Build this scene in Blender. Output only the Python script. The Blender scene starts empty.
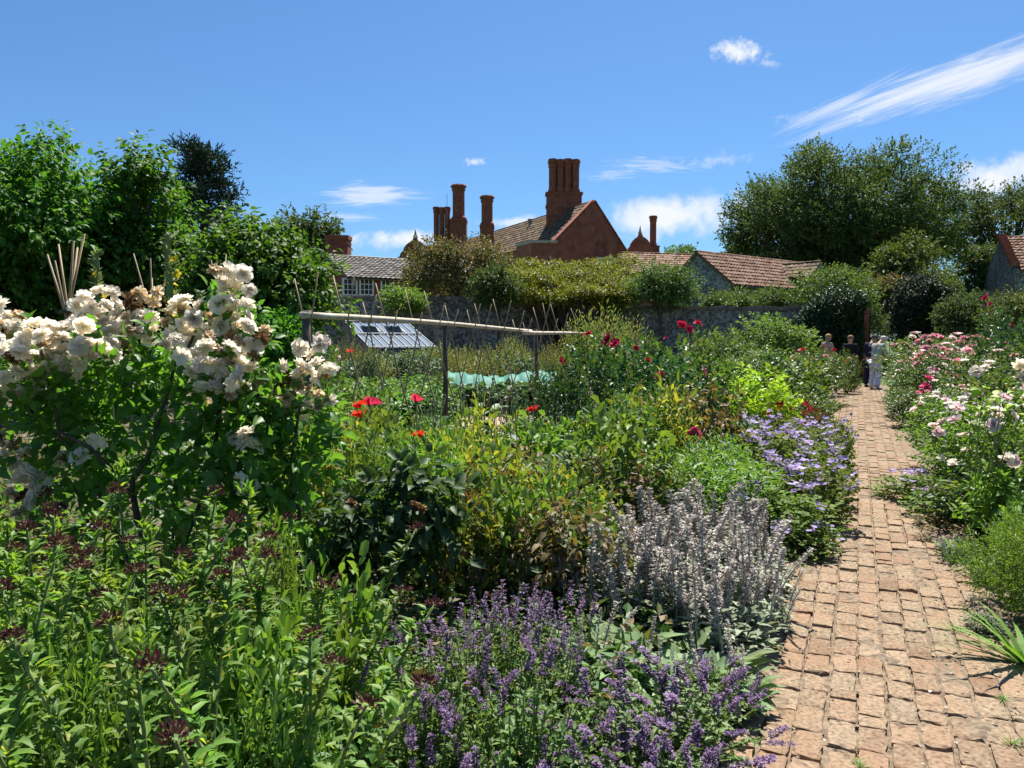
import bpy, math, random
import numpy as np
from mathutils import Vector, Matrix

SEED = 11
rng = np.random.default_rng(SEED)
random.seed(SEED)
scene = bpy.context.scene
col = scene.collection
PI = math.pi

# ------------------------------------------------------------------ camera
F = 774.0
EYE = 1.55
PITCH = math.atan(46.0 / F)
cam_d = bpy.data.cameras.new("camera")
cam = bpy.data.objects.new("camera", cam_d)
col.objects.link(cam)
cam_d.sensor_width = 36.0
cam_d.lens = F / 1024.0 * 36.0
cam_d.clip_start = 0.05
cam_d.clip_end = 3000
cam.location = (0, 0, EYE)
cam.rotation_euler = (PI / 2 - PITCH, 0, 0)
scene.camera = cam
FWD = Vector((0, math.cos(PITCH), -math.sin(PITCH)))
UPV = Vector((0, math.sin(PITCH), math.cos(PITCH)))
RGT = Vector((1, 0, 0))


def ray(px, py):
    return FWD + RGT * ((px - 512) / F) + UPV * ((384 - py) / F)


def W(px, py, Y):
    """the world point at depth Y that the photograph shows at px, py"""
    d = ray(px, py)
    return Vector((0, 0, EYE)) + d * (Y / d.y)


def G(px, Y):
    p = W(px, 338 + F * EYE / Y, Y)
    return Vector((p.x, Y, 0))


def HZ(py, Y):
    return W(512, py, Y).z


# the brick path: a straight strip heading to the right of the view
PD = Vector((0.408, 0.913, 0)).normalized()
PN = Vector((PD.y, -PD.x, 0))
PO = Vector((0.10, 0, 0))


def UV(u, v):
    return PO + PD * u + PN * v


# ------------------------------------------------------------------ materials
def new_mat(name):
    m = bpy.data.materials.new(name)
    m.use_nodes = True
    nt = m.node_tree
    nt.nodes.clear()
    out = nt.nodes.new('ShaderNodeOutputMaterial')
    return m, nt, out


def nd(nt, typ, **kw):
    n = nt.nodes.new(typ)
    for k, v in kw.items():
        if k in n.inputs:
            n.inputs[k].default_value = v
        else:
            setattr(n, k, v)
    return n


def ramp(nt, stops, src=None, interp='LINEAR'):
    r = nt.nodes.new('ShaderNodeValToRGB')
    r.color_ramp.interpolation = interp
    el = r.color_ramp.elements
    while len(el) < len(stops):
        el.new(0.5)
    for e, (p, c) in zip(el, stops):
        e.position = p
        e.color = (c[0], c[1], c[2], 1)
    if src is not None:
        nt.links.new(src, r.inputs['Fac'])
    return r


def principled(nt, out, rough=0.6, spec=0.4):
    b = nt.nodes.new('ShaderNodeBsdfPrincipled')
    b.inputs['Roughness'].default_value = rough
    b.inputs['Specular IOR Level'].default_value = spec
    nt.links.new(b.outputs[0], out.inputs['Surface'])
    return b


def leaf_mat(name, stops, trans=0.34, rough=0.52, spec=0.36, tint=(1.5, 1.45, 0.6), hue=0.018, gain=1.3):
    """stops: list of colours, the leaf's own random value picks along them"""
    m, nt, out = new_mat(name)
    at = nd(nt, 'ShaderNodeAttribute', attribute_name='v')
    n = len(stops)
    if len(stops[0]) == 3:
        stops = [(i / max(1, n - 1), c) for i, c in enumerate(stops)]
    stops = [(q, tuple(x * gain for x in c)) for q, c in stops]
    r = ramp(nt, stops, at.outputs['Fac'])
    oi = nd(nt, 'ShaderNodeObjectInfo')
    mr = nd(nt, 'ShaderNodeMapRange')
    mr.inputs['To Min'].default_value = 0.5 - hue
    mr.inputs['To Max'].default_value = 0.5 + hue
    nt.links.new(oi.outputs['Random'], mr.inputs['Value'])
    mv = nd(nt, 'ShaderNodeMapRange')
    mv.inputs['To Min'].default_value = 0.8
    mv.inputs['To Max'].default_value = 1.2
    nt.links.new(oi.outputs['Random'], mv.inputs['Value'])
    hs = nd(nt, 'ShaderNodeHueSaturation')
    nt.links.new(mr.outputs[0], hs.inputs['Hue'])
    nt.links.new(mv.outputs[0], hs.inputs['Value'])
    nt.links.new(r.outputs[0], hs.inputs['Color'])
    b = nd(nt, 'ShaderNodeBsdfPrincipled')
    b.inputs['Roughness'].default_value = rough
    b.inputs['Specular IOR Level'].default_value = spec
    nt.links.new(hs.outputs[0], b.inputs['Base Color'])
    mx = nd(nt, 'ShaderNodeMix', data_type='RGBA', blend_type='MULTIPLY')
    mx.inputs['Factor'].default_value = 1
    nt.links.new(hs.outputs[0], mx.inputs[6])
    mx.inputs[7].default_value = (*tint, 1)
    t = nd(nt, 'ShaderNodeBsdfTranslucent')
    nt.links.new(mx.outputs[2], t.inputs['Color'])
    ms = nd(nt, 'ShaderNodeMixShader')
    ms.inputs[0].default_value = trans
    nt.links.new(b.outputs[0], ms.inputs[1])
    nt.links.new(t.outputs[0], ms.inputs[2])
    nt.links.new(ms.outputs[0], out.inputs['Surface'])
    return m


def noise_mat(name, c1, c2, scale=8.0, rough=0.8, detail=6, bump=0.0, c3=None, spec=0.3, stretch=(1, 1, 1), dist=0.02):
    m, nt, out = new_mat(name)
    tc = nd(nt, 'ShaderNodeTexCoord')
    mp = nd(nt, 'ShaderNodeMapping')
    mp.inputs['Scale'].default_value = stretch
    nt.links.new(tc.outputs['Object'], mp.inputs['Vector'])
    n = nd(nt, 'ShaderNodeTexNoise')
    n.inputs['Scale'].default_value = scale
    n.inputs['Detail'].default_value = detail
    nt.links.new(mp.outputs[0], n.inputs['Vector'])
    st = [(0.3, c1), (0.7, c2)] if c3 is None else [(0.25, c1), (0.5, c2), (0.75, c3)]
    r = ramp(nt, st, n.outputs['Fac'])
    b = principled(nt, out, rough, spec)
    nt.links.new(r.outputs[0], b.inputs['Base Color'])
    if bump:
        bp = nd(nt, 'ShaderNodeBump')
        bp.inputs['Strength'].default_value = bump
        bp.inputs['Distance'].default_value = dist
        nt.links.new(n.outputs['Fac'], bp.inputs['Height'])
        nt.links.new(bp.outputs[0], b.inputs['Normal'])
    return m


def plain(name, c, rough=0.6, spec=0.4, metal=0):
    m, nt, out = new_mat(name)
    b = principled(nt, out, rough, spec)
    b.inputs['Base Color'].default_value = (*c, 1)
    b.inputs['Metallic'].default_value = metal
    return m


def attr_mat(name, stops, rough=0.7, spec=0.3, trans=0.0):
    return leaf_mat(name, stops, trans=trans, rough=rough, spec=spec, tint=(1.1, 1.05, 1.0), hue=0.006, gain=1.0)


M = {}
# leaves
M['phlox'] = leaf_mat('phlox leaf', [(0, (.04, .09, .018)), (.4, (.075, .15, .03)), (.75, (.12, .20, .036)), (.93, (.17, .23, .036)), (1, (.26, .24, .05))], trans=.5, gain=1.45)
M['phlox_tip'] = leaf_mat('phlox tip', [(.10, .20, .03), (.17, .26, .035)], trans=.4)
M['bud_dark'] = attr_mat('phlox bud', [(.05, .012, .016), (.11, .035, .035), (.14, .07, .045)], trans=.15)
M['rose_leaf'] = leaf_mat('rose leaf', [(.04, .09, .014), (.065, .135, .022), (.10, .18, .03)], trans=.5, gain=1.45, rough=.45, spec=.38)
M['rose_dark'] = leaf_mat('dark rose leaf', [(.018, .048, .014), (.034, .078, .022), (.06, .11, .03)], trans=.28, rough=.42, spec=.35)
M['rose_mid'] = leaf_mat('mid rose leaf', [(.03, .07, .02), (.06, .115, .03), (.10, .16, .04), (.15, .11, .05)], trans=.3, rough=.42)
M['shrub_dark'] = leaf_mat('dark shrub leaf', [(.022, .058, .016), (.036, .085, .024), (.055, .11, .034)], trans=.32, rough=.5, spec=.3)
M['mid'] = leaf_mat('border leaf', [(.03, .075, .015), (.06, .12, .024), (.11, .18, .035), (.16, .19, .04)], trans=.34)
M['lime'] = leaf_mat('lime leaf', [(.15, .24, .02), (.22, .32, .03), (.28, .36, .035)], trans=.36)
M['bright'] = leaf_mat('bright leaf', [(.065, .13, .02), (.105, .18, .03), (.155, .23, .045)], trans=.36)
M['lightshrub'] = leaf_mat('light shrub leaf', [(.05, .09, .022), (.085, .13, .028), (.13, .17, .04)], trans=.35)
M['geranium_leaf'] = leaf_mat('geranium leaf', [(.045, .09, .018), (.08, .13, .026), (.12, .17, .036), (.15, .16, .05)], trans=.38, rough=.65, spec=.2)
M['yellowing'] = leaf_mat('yellowing leaf', [(0, (.05, .10, .02)), (.35, (.10, .16, .03)), (.6, (.20, .22, .03)), (.8, (.30, .27, .05)), (1, (.22, .14, .06))], trans=.35)
M['browning'] = leaf_mat('browning leaf', [(0, (.03, .06, .018)), (.3, (.07, .09, .025)), (.55, (.13, .085, .035)), (.8, (.19, .12, .06)), (1, (.30, .22, .12))], trans=.28, rough=.6)
M['mint'] = leaf_mat('catmint leaf', [(.07, .13, .04), (.115, .18, .06), (.17, .235, .09)], trans=.34, rough=.6)
M['silver'] = leaf_mat('silver leaf', [(.19, .24, .15), (.29, .34, .24), (.42, .46, .35)], trans=.25, rough=.85, spec=.15, tint=(1.1, 1.15, .8), gain=1.0)
M['silver_green'] = leaf_mat('silver green leaf', [(.09, .15, .07), (.15, .22, .10), (.24, .30, .17)], trans=.26, rough=.75, spec=.2, tint=(1.25, 1.25, .7))
M['spike_wool'] = attr_mat('woolly spike', [(0, (.17, .115, .125)), (.42, (.29, .24, .235)), (.62, (.50, .48, .43)), (1, (.74, .73, .65))], rough=.9, spec=.1, trans=.35)
M['purple'] = attr_mat('catmint flower', [(.15, .09, .18), (.25, .16, .30), (.37, .28, .42)], trans=.3)
M['violet'] = attr_mat('geranium flower', [(.33, .24, .52), (.44, .35, .62), (.56, .48, .72)], trans=.35)
M['grey_green'] = leaf_mat('grey green leaf', [(.05, .09, .05), (.09, .14, .08), (.14, .19, .11)], trans=.26, rough=.55)
M['tree_left'] = leaf_mat('broad tree leaf', [(.025, .07, .008), (.045, .11, .014), (.075, .155, .02)], trans=.44, gain=1.5, rough=.55, spec=.26)
M['tree_far'] = leaf_mat('far tree leaf', [(.035, .065, .02), (.055, .092, .028), (.08, .12, .036)], trans=.3, rough=.6, spec=.25)
M['tree_olive'] = leaf_mat('olive tree leaf', [(.04, .075, .018), (.07, .11, .026), (.10, .14, .035)], trans=.3, rough=.55, spec=.3)
M['pine'] = leaf_mat('pine needles', [(.012, .026, .016), (.022, .042, .024), (.035, .055, .03)], trans=.1, rough=.6, spec=.25)
M['copper'] = leaf_mat('copper leaf', [(0, (.04, .06, .02)), (.4, (.075, .08, .028)), (.7, (.12, .075, .035)), (1, (.17, .09, .05))], trans=.28, rough=.55)
M['creeper'] = leaf_mat('creeper leaf', [(.075, .10, .010), (.14, .165, .012), (.22, .23, .016)], trans=.3, rough=.5)
M['ivy'] = leaf_mat('ivy leaf', [(.010, .028, .010), (.018, .045, .014), (.03, .06, .02)], trans=.12, rough=.45, spec=.4)
M['yew'] = leaf_mat('clipped yew', [(.008, .022, .010), (.014, .034, .013), (.024, .05, .018)], trans=.1, rough=.6, spec=.25)
M['veg'] = leaf_mat('vegetable leaf', [(.05, .11, .025), (.09, .17, .04), (.14, .22, .055)], trans=.3)
M['brassica'] = leaf_mat('cabbage leaf', [(.05, .10, .05), (.08, .15, .07), (.12, .19, .10)], trans=.25)
M['straw'] = leaf_mat('seedy grass', [(0, (.07, .12, .03)), (.5, (.13, .16, .05)), (.8, (.22, .20, .08)), (1, (.27, .20, .10))], trans=.3)
M['grassblade'] = leaf_mat('grass blade', [(.07, .15, .02), (.11, .20, .03), (.16, .25, .05)], trans=.35)
M['under'] = leaf_mat('undergrowth leaf', [(0, (.025, .06, .014)), (.4, (.05, .10, .02)), (.7, (.09, .13, .03)), (.87, (.13, .10, .04)), (1, (.20, .14, .08))], trans=.28)
# petals
def petal(name, stops, trans=.3):
    return leaf_mat(name, stops, trans=trans, rough=.7, spec=.15, tint=(1.05, 1.0, .95), hue=.004, gain=1.0)
M['cream'] = petal('cream petal', [(.84, .77, .62), (.91, .88, .79), (.94, .925, .88)], .56)
M['faded'] = petal('faded petal', [(.36, .22, .10), (.56, .40, .22), (.76, .64, .46), (.84, .77, .63)], .42)
M['brownbloom'] = petal('spent petal', [(.10, .045, .02), (.20, .11, .05), (.34, .22, .12)], .2)
M['white'] = petal('white petal', [(.80, .74, .68), (.88, .86, .82)], .42)
M['blush'] = petal('blush petal', [(.78, .54, .56), (.84, .70, .70), (.88, .80, .78)], .4)
M['pink'] = petal('pink petal', [(.55, .17, .25), (.70, .30, .38), (.76, .45, .48)], .3)
M['rosepink'] = petal('rose pink petal', [(.55, .06, .16), (.68, .14, .26)], .28)
M['crimson'] = petal('crimson petal', [(.32, .008, .035), (.50, .016, .07), (.62, .04, .12)], .22)
M['poppyred'] = petal('poppy petal', [(.60, .02, .02), (.75, .05, .03)], .4)
M['poppypink'] = petal('pink poppy petal', [(.60, .03, .10), (.72, .08, .16)], .4)
M['yellow'] = petal('yellow petal', [(.62, .42, .02), (.75, .58, .04)], .3)
M['redspray'] = petal('red spray petal', [(.40, .015, .03), (.58, .04, .05)], .3)
M['orange'] = petal('orange petal', [(.62, .12, .02), (.70, .25, .04)], .3)
M['pod'] = plain('poppy pod', (.17, .24, .16), .7)
M['dark_centre'] = plain('flower centre', (.03, .02, .02), .8)
# wood, stems
M['stem'] = noise_mat('green stem', (.10, .16, .04), (.17, .23, .07), 30, .6)
M['stem_red'] = noise_mat('reddish stem', (.07, .06, .025), (.12, .10, .04), 30, .6)
M['stem_silver'] = noise_mat('woolly stem', (.30, .32, .26), (.42, .43, .37), 30, .9)
M['wood'] = noise_mat('branch bark', (.045, .032, .022), (.11, .085, .06), 25, .85, bump=.4)
M['bark'] = noise_mat('tree bark', (.05, .04, .03), (.12, .10, .075), 6, .9, bump=.6)
M['bamboo'] = noise_mat('bamboo cane', (.22, .15, .075), (.38, .28, .16), 12, .6, stretch=(1, 1, .3))
M['rail'] = noise_mat('weathered pole', (.42, .35, .25), (.62, .55, .43), 9, .75, bump=.3)
M['post'] = noise_mat('dark post', (.06, .05, .04), (.14, .115, .09), 9, .85, bump=.4, stretch=(1, 1, .2))


# ------------------------------------------------------------------ geometry collector
def unit(a):
    return a / np.maximum(np.linalg.norm(a, axis=-1, keepdims=True), 1e-9)


T_KITE = (np.array([(0, 0, 0), (.5, .45, .10), (0, 1, -.08), (-.5, .45, .10)], float), [(0, 1, 2), (0, 2, 3)], [])
T_LEAF = (np.array([(0, 0, 0), (0, .36, -.01), (0, .72, -.05), (0, 1, -.17), (-.46, .3, .10), (-.34, .66, .05), (.46, .3, .10), (.34, .66, .05)], float),
          [(0, 6, 1), (0, 1, 4), (2, 7, 3), (2, 3, 5)], [(1, 6, 7, 2), (1, 2, 5, 4)])
T_LANCE = (np.array([(0, 0, 0), (0, .3, .03), (0, .68, 0), (0, 1, -.14), (-.5, .32, .12), (-.36, .66, .08), (.5, .32, .12), (.36, .66, .08)], float),
           [(0, 6, 1), (0, 1, 4), (2, 7, 3), (2, 3, 5)], [(1, 6, 7, 2), (1, 2, 5, 4)])
T_LOBED = (np.array([(0, 0, 0), (0, .5, -.02), (0, 1, -.18), (.34, .12, .05), (.62, .42, .02), (.36, .58, .05), (.30, .84, -.06),
                     (-.34, .12, .05), (-.62, .42, .02), (-.36, .58, .05), (-.30, .84, -.06)], float),
           [(0, 3, 1), (3, 4, 5), (1, 3, 5), (1, 5, 6), (1, 6, 2), (0, 1, 7), (7, 9, 8), (1, 9, 7), (1, 10, 9), (1, 2, 10)], [])
T_PETAL = (np.array([(-.12, 0, 0), (0, 0, -.02), (.12, 0, 0), (-.48, .5, .12), (0, .5, -.06), (.48, .5, .12), (-.40, .95, .10), (0, 1.04, .10), (.40, .95, .10)], float),
           [], [(0, 1, 4, 3), (1, 2, 5, 4), (3, 4, 7, 6), (4, 5, 8, 7)])


class Geo:
    def __init__(self):
        self.V, self.T, self.Q, self.v, self.n = [], [], [], [], 0
        self.tm, self.qm = [], []
        self.P = []          # n-gons (list of index lists, material)

    def raw(self, V, T=None, Q=None, v=0.5, m=0):
        V = np.asarray(V, float).reshape(-1, 3)
        if T is not None and len(T):
            T = np.asarray(T, int) + self.n
            self.T.append(T); self.tm.append(np.full(len(T), m))
        if Q is not None and len(Q):
            Q = np.asarray(Q, int) + self.n
            self.Q.append(Q); self.qm.append(np.full(len(Q), m))
        self.V.append(V)
        self.v.append(np.broadcast_to(np.asarray(v, float), (len(V),)).copy())
        self.n += len(V)

    def leaves(self, pos, d, nrm, L, wr=.5, tmpl=T_KITE, v=None, m=0):
        pos = np.asarray(pos, float).reshape(-1, 3)
        N = len(pos)
        if N == 0:
            return
        y = unit(np.asarray(d, float).reshape(-1, 3))
        z = np.asarray(nrm, float).reshape(-1, 3)
        z = unit(z - (z * y).sum(1, keepdims=True) * y)
        x = np.cross(y, z)
        L = np.broadcast_to(np.asarray(L, float), (N,))
        wr = np.broadcast_to(np.asarray(wr, float), (N,))
        tv, tt, tq = tmpl
        k = len(tv)
        P = (pos[:, None, :] + L[:, None, None] * (tv[None, :, 0:1] * wr[:, None, None] * x[:, None, :]
             + tv[None, :, 1:2] * y[:, None, :] + tv[None, :, 2:3] * z[:, None, :]))
        off = (np.arange(N) * k)[:, None, None]
        T = (np.array(tt, int)[None] + off).reshape(-1, 3) if tt else None
        Q = (np.array(tq, int)[None] + off).reshape(-1, 4) if tq else None
        if v is None:
            v = rng.random(N)
        self.raw(P.reshape(-1, 3), T, Q, np.repeat(np.broadcast_to(v, (N,)), k), m)

    def tube(self, pts, rad, sides=6, v=.5, m=0, cap=True):
        pts = np.asarray([tuple(p) for p in pts], float)
        n = len(pts)
        rad = np.broadcast_to(np.asarray(rad, float), (n,)) if np.ndim(rad) == 0 or len(rad) == n else np.linspace(rad[0], rad[-1], n)
        tan = np.gradient(pts, axis=0)
        tan = unit(tan)
        ref = np.array([0, 0, 1.0]) if abs(tan[0, 2]) < .9 else np.array([1.0, 0, 0])
        a = unit(np.cross(tan, ref))
        b = np.cross(tan, a)
        ang = np.arange(sides) * 2 * PI / sides
        ring = (np.cos(ang)[None, :, None] * a[:, None, :] + np.sin(ang)[None, :, None] * b[:, None, :]) * rad[:, None, None] + pts[:, None, :]
        V = ring.reshape(-1, 3)
        i = np.arange(n - 1)[:, None] * sides
        j = np.arange(sides)[None, :]
        jn = (j + 1) % sides
        Q = np.stack([i + j, i + jn, i + sides + jn, i + sides + j], -1).reshape(-1, 4)
        base = self.n
        self.raw(V, None, Q, v, m)
        if cap:
            self.P.append(([base + s for s in range(sides)][::-1], m))
            self.P.append(([base + (n - 1) * sides + s for s in range(sides)], m))

    def extrude(self, poly, vec, v=.5, m=0):
        """a closed prism from a planar polygon of 3-D points"""
        poly = [Vector(p) for p in poly]
        vec = Vector(vec)
        n = len(poly)
        base = self.n
        self.raw([tuple(p) for p in poly] + [tuple(p + vec) for p in poly], None,
                 [(i, (i + 1) % n, n + (i + 1) % n, n + i) for i in range(n)], v, m)
        self.P.append(([base + i for i in range(n)][::-1], m))
        self.P.append(([base + n + i for i in range(n)], m))

    def box(self, c, ex, ey, ez, v=.5, m=0):
        """box centred on c with half-axes ex, ey, ez"""
        c, ex, ey, ez = Vector(c), Vector(ex), Vector(ey), Vector(ez)
        self.extrude([c - ex - ey - ez, c + ex - ey - ez, c + ex + ey - ez, c - ex + ey - ez], ez * 2, v, m)

    def ball(self, c, r, v=.5, m=0, seg=8, rings=5):
        rr = np.broadcast_to(np.asarray(r, float), (3,))
        V = []
        for i in range(rings + 1):
            th = PI * i / rings
            for j in range(seg):
                ph = 2 * PI * j / seg
                V.append((c[0] + rr[0] * math.sin(th) * math.cos(ph), c[1] + rr[1] * math.sin(th) * math.sin(ph), c[2] + rr[2] * math.cos(th)))
        Q = [(i * seg + j, (i + 1) * seg + j, (i + 1) * seg + (j + 1) % seg, i * seg + (j + 1) % seg) for i in range(rings) for j in range(seg)]
        self.raw(V, None, Q, v, m)

    def mesh(self, name, mats, smooth=False):
        V = np.concatenate(self.V)
        T = np.concatenate(self.T) if self.T else np.zeros((0, 3), int)
        Q = np.concatenate(self.Q) if self.Q else np.zeros((0, 4), int)
        loops = [T.ravel(), Q.ravel()]
        tot = [np.full(len(T), 3), np.full(len(Q), 4)]
        mi = self.tm + self.qm
        for idx, m in self.P:
            loops.append(np.array(idx)); tot.append(np.array([len(idx)])); mi = mi + [np.array([m])]
        loops = np.concatenate(loops).astype(np.int32)
        tot = np.concatenate(tot).astype(np.int32)
        start = np.concatenate([[0], np.cumsum(tot)[:-1]]).astype(np.int32)
        me = bpy.data.meshes.new(name)
        me.vertices.add(len(V)); me.vertices.foreach_set('co', V.astype(np.float32).ravel())
        me.loops.add(len(loops)); me.loops.foreach_set('vertex_index', loops)
        me.polygons.add(len(tot)); me.polygons.foreach_set('loop_start', start)
        me.polygons.foreach_set('loop_total', tot)
        if not isinstance(mats, (list, tuple)):
            mats = [mats]
        for mm in mats:
            me.materials.append(mm)
        me.polygons.foreach_set('material_index', np.concatenate(mi).astype(np.int32))
        at = me.attributes.new('v', 'FLOAT', 'POINT')
        at.data.foreach_set('value', np.concatenate(self.v).astype(np.float32))
        me.update(calc_edges=True)
        me.validate()
        me.polygons.foreach_set('use_smooth', np.full(len(me.polygons), smooth))
        return me

    def build(self, name, mats, parent=None, smooth=False):
        o = bpy.data.objects.new(name, self.mesh(name, mats, smooth))
        col.objects.link(o)
        if parent is not None:
            o.parent = parent
        return o


def tag(o, label=None, cat=None, group=None, kind=None):
    if label: o['label'] = label
    if cat: o['category'] = cat
    if group: o['group'] = group
    if kind: o['kind'] = kind
    return o


def empty(name, loc=(0, 0, 0), label=None, cat=None, group=None):
    o = bpy.data.objects.new(name, None)
    o.empty_display_size = .1
    o.location = loc
    col.objects.link(o)
    return tag(o, label, cat, group)


def child(name, me, parent, loc=(0, 0, 0), rot=(0, 0, 0), s=1.0):
    o = bpy.data.objects.new(name, me)
    o.parent = parent
    o.location = loc
    o.rotation_euler = rot
    o.scale = (s, s, s) if np.isscalar(s) else s
    col.objects.link(o)
    return o


def kids(o):
    return [c for c in bpy.data.objects if c.parent == o]


PROTO = {}
KIDS = {}


def proto(key, root):
    PROTO[key] = root
    return root


def freeze_protos():
    ch = {}
    for o in bpy.data.objects:
        if o.parent is not None:
            ch.setdefault(o.parent.name, []).append(o)
    for k, r in PROTO.items():
        KIDS[k] = [(c, list(ch.get(c.name, []))) for c in ch.get(r.name, [])]


def place(key, loc, rz, scale, label, cat, group=None, tilt=0.0):
    r0 = PROTO[key]
    r = r0.copy()
    col.objects.link(r)
    r.location = loc
    r.rotation_euler = (tilt * random.uniform(-1, 1), tilt * random.uniform(-1, 1), rz)
    r.scale = scale if not np.isscalar(scale) else (scale,) * 3
    for c0, gs in KIDS[key]:
        c = c0.copy(); col.objects.link(c); c.parent = r
        for g0 in gs:
            g = g0.copy(); col.objects.link(g); g.parent = c
    tag(r, label, cat, group)
    return r


def plant(key, px, Y, top, wid, label, cat='plant', group=None, rz=None, tilt=0.05):
    """put a unit-high, unit-wide plant on the ground: its top shows at row top, its width is wid pixels"""
    p = G(px, Y)
    h = max(.12, HZ(top, Y))
    w = wid / F * Y if wid else h
    return place(key, p, random.uniform(0, 6.28) if rz is None else rz, (w, w, h), label, cat, group, tilt)


# ------------------------------------------------------------------ plant shapes
def sphere_dirs(n, zmin=-1.0):
    out = np.zeros((0, 3))
    while len(out) < n:
        d = unit(rng.normal(size=(n * 2, 3)))
        out = np.concatenate([out, d[d[:, 2] > zmin]])
    return out[:n]


def lobes(d, k=9, amp=.3, sharp=5.0):
    c = sphere_dirs(k)
    a = rng.uniform(-amp, amp, k)
    return 1 + (a[None] * np.exp(sharp * (d @ c.T - 1))).sum(1)


def blob(n, c, rad, inner=.35, zmin=-.8, amp=.3):
    d = sphere_dirs(n, zmin)
    R = lobes(d, amp=amp)
    rr = (inner + (1 - inner) * rng.random(n) ** .5) * R
    return np.asarray(c)[None] + d * rr[:, None] * np.asarray(rad)[None], d


def twig_leaves(g, P, D, lpt, twl, L, wr=.5, tmpl=T_KITE, m=0, up=.35, droop=0.0, flat=.7, vspread=.5):
    n = len(P)
    tdir = unit(D * .75 + np.array([0, 0, up]) + rng.normal(size=(n, 3)) * .35)
    tv = rng.random(n)
    for j in range(lpt):
        f = j / max(1, lpt - 1)
        pos = P + tdir * (twl * (f - .4))[..., None] if np.ndim(twl) else P + tdir * twl * (f - .4)
        side = unit(np.cross(tdir, rng.normal(size=(n, 3))))
        ld = unit(tdir * (.35 + .5 * f) + side * (1.0 - .4 * f) + np.array([0, 0, -droop]) + rng.normal(size=(n, 3)) * .15)
        nr = unit(np.array([0, 0, flat]) + D * .35 + rng.normal(size=(n, 3)) * .45)
        g.leaves(pos, ld, nr, L * rng.uniform(.6, 1.15, n), wr, tmpl, np.clip(tv * (1 - vspread) + rng.random(n) * vspread, 0, 1), m)


def branch_curve(a, b, k=5, sag=.15, wob=.05):
    a, b = np.asarray(a, float), np.asarray(b, float)
    t = np.linspace(0, 1, k)[:, None]
    mid = (a + b) / 2 + np.array([0, 0, sag * np.linalg.norm(b - a)]) + rng.normal(size=3) * wob
    return (1 - t) ** 2 * a + 2 * t * (1 - t) * mid + t ** 2 * b


def make_shrub(name, ntw=260, lpt=7, twl=.14, L=.05, wr=.55, tmpl=T_KITE, mat='mid', stem='wood', nst=9, zc=.58, inner=.3, amp=.35,
               up=.35, droop=.1, base=.04, srad=.012, zmin=-.85, r=.5):
    root = empty(name)
    g = Geo()
    P, D = blob(ntw, (0, 0, zc), (r * .92, r * .92, (1 - zc) * .93), inner, zmin, amp)
    low = P[:, 2] < base
    P[low, 2] = base + rng.random(low.sum()) * .1
    twig_leaves(g, P, D, lpt, twl, L, wr, tmpl, 0, up, droop)
    g.build('foliage', M[mat], root, smooth=tmpl is not T_KITE)
    s = Geo()
    for i in range(nst):
        q = P[rng.integers(len(P))]
        s.tube(branch_curve((rng.normal() * .03, rng.normal() * .03, 0), q, 6, .12, .03), np.linspace(srad, srad * .3, 6), 5)
    s.build('stem', M[stem], root, True)
    return root


def bloom_mesh(name, mat, layers=((5, 78, .42), (6, 58, .62), (7, 36, .82), (8, 14, 1.0)), wr=.85, jit=.18, cup=.25, centre=None):
    """a double flower, radius about 1"""
    g = Geo()
    for n, el, ln in layers:
        a = np.arange(n) * 2 * PI / n + rng.uniform(0, 6)
        a = a + rng.normal(size=n) * .12
        e = np.radians(el + rng.normal(size=n) * 9)
        d = np.stack([np.cos(a) * np.cos(e), np.sin(a) * np.cos(e), np.sin(e)], 1)
        nr = np.stack([-np.cos(a) * np.sin(e), -np.sin(a) * np.sin(e), np.cos(e)], 1)
        pos = np.stack([np.cos(a), np.sin(a), np.zeros(n)], 1) * .06 * (90 - el) / 60 + np.array([0, 0, -.1])
        g.leaves(pos + rng.normal(size=(n, 3)) * .02, d + rng.normal(size=(n, 3)) * jit * .4, nr + rng.normal(size=(n, 3)) * jit, ln * rng.uniform(.85, 1.1, n), wr, T_PETAL, rng.random(n), 0)
    mats = [mat]
    if centre is not None:
        g.ball((0, 0, .02), .16, m=1)
        mats.append(centre)
    return g.mesh(name, mats, True)


B = {}
for k in ('cream', 'faded', 'brownbloom', 'white', 'blush', 'pink', 'rosepink', 'crimson'):
    B[k] = [bloom_mesh('bloom', M[k]), bloom_mesh('bloom', M[k], ((4, 84, .4), (6, 66, .6), (6, 44, .8), (7, 24, .95), (6, -8, 1.0)))]
POM = ((5, 82, .40), (8, 64, .60), (10, 46, .76), (12, 26, .90), (11, 4, .98), (8, -22, .92))
B['cream2'] = [bloom_mesh('bloom', M['cream'], POM, wr=.62, jit=.16) for _ in range(3)]
for k in ('faded', 'brownbloom'):
    B[k] = [bloom_mesh('bloom', M[k], POM[1:], wr=.55, jit=.4) for _ in range(2)]
for k in ('poppyred', 'poppypink'):
    B[k] = [bloom_mesh('bloom', M[k], ((3, 64, .95), (3, 42, 1.05)), 1.25, .12, centre=M['dark_centre'])]
five = ((5, 12, 1.0),)


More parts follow.
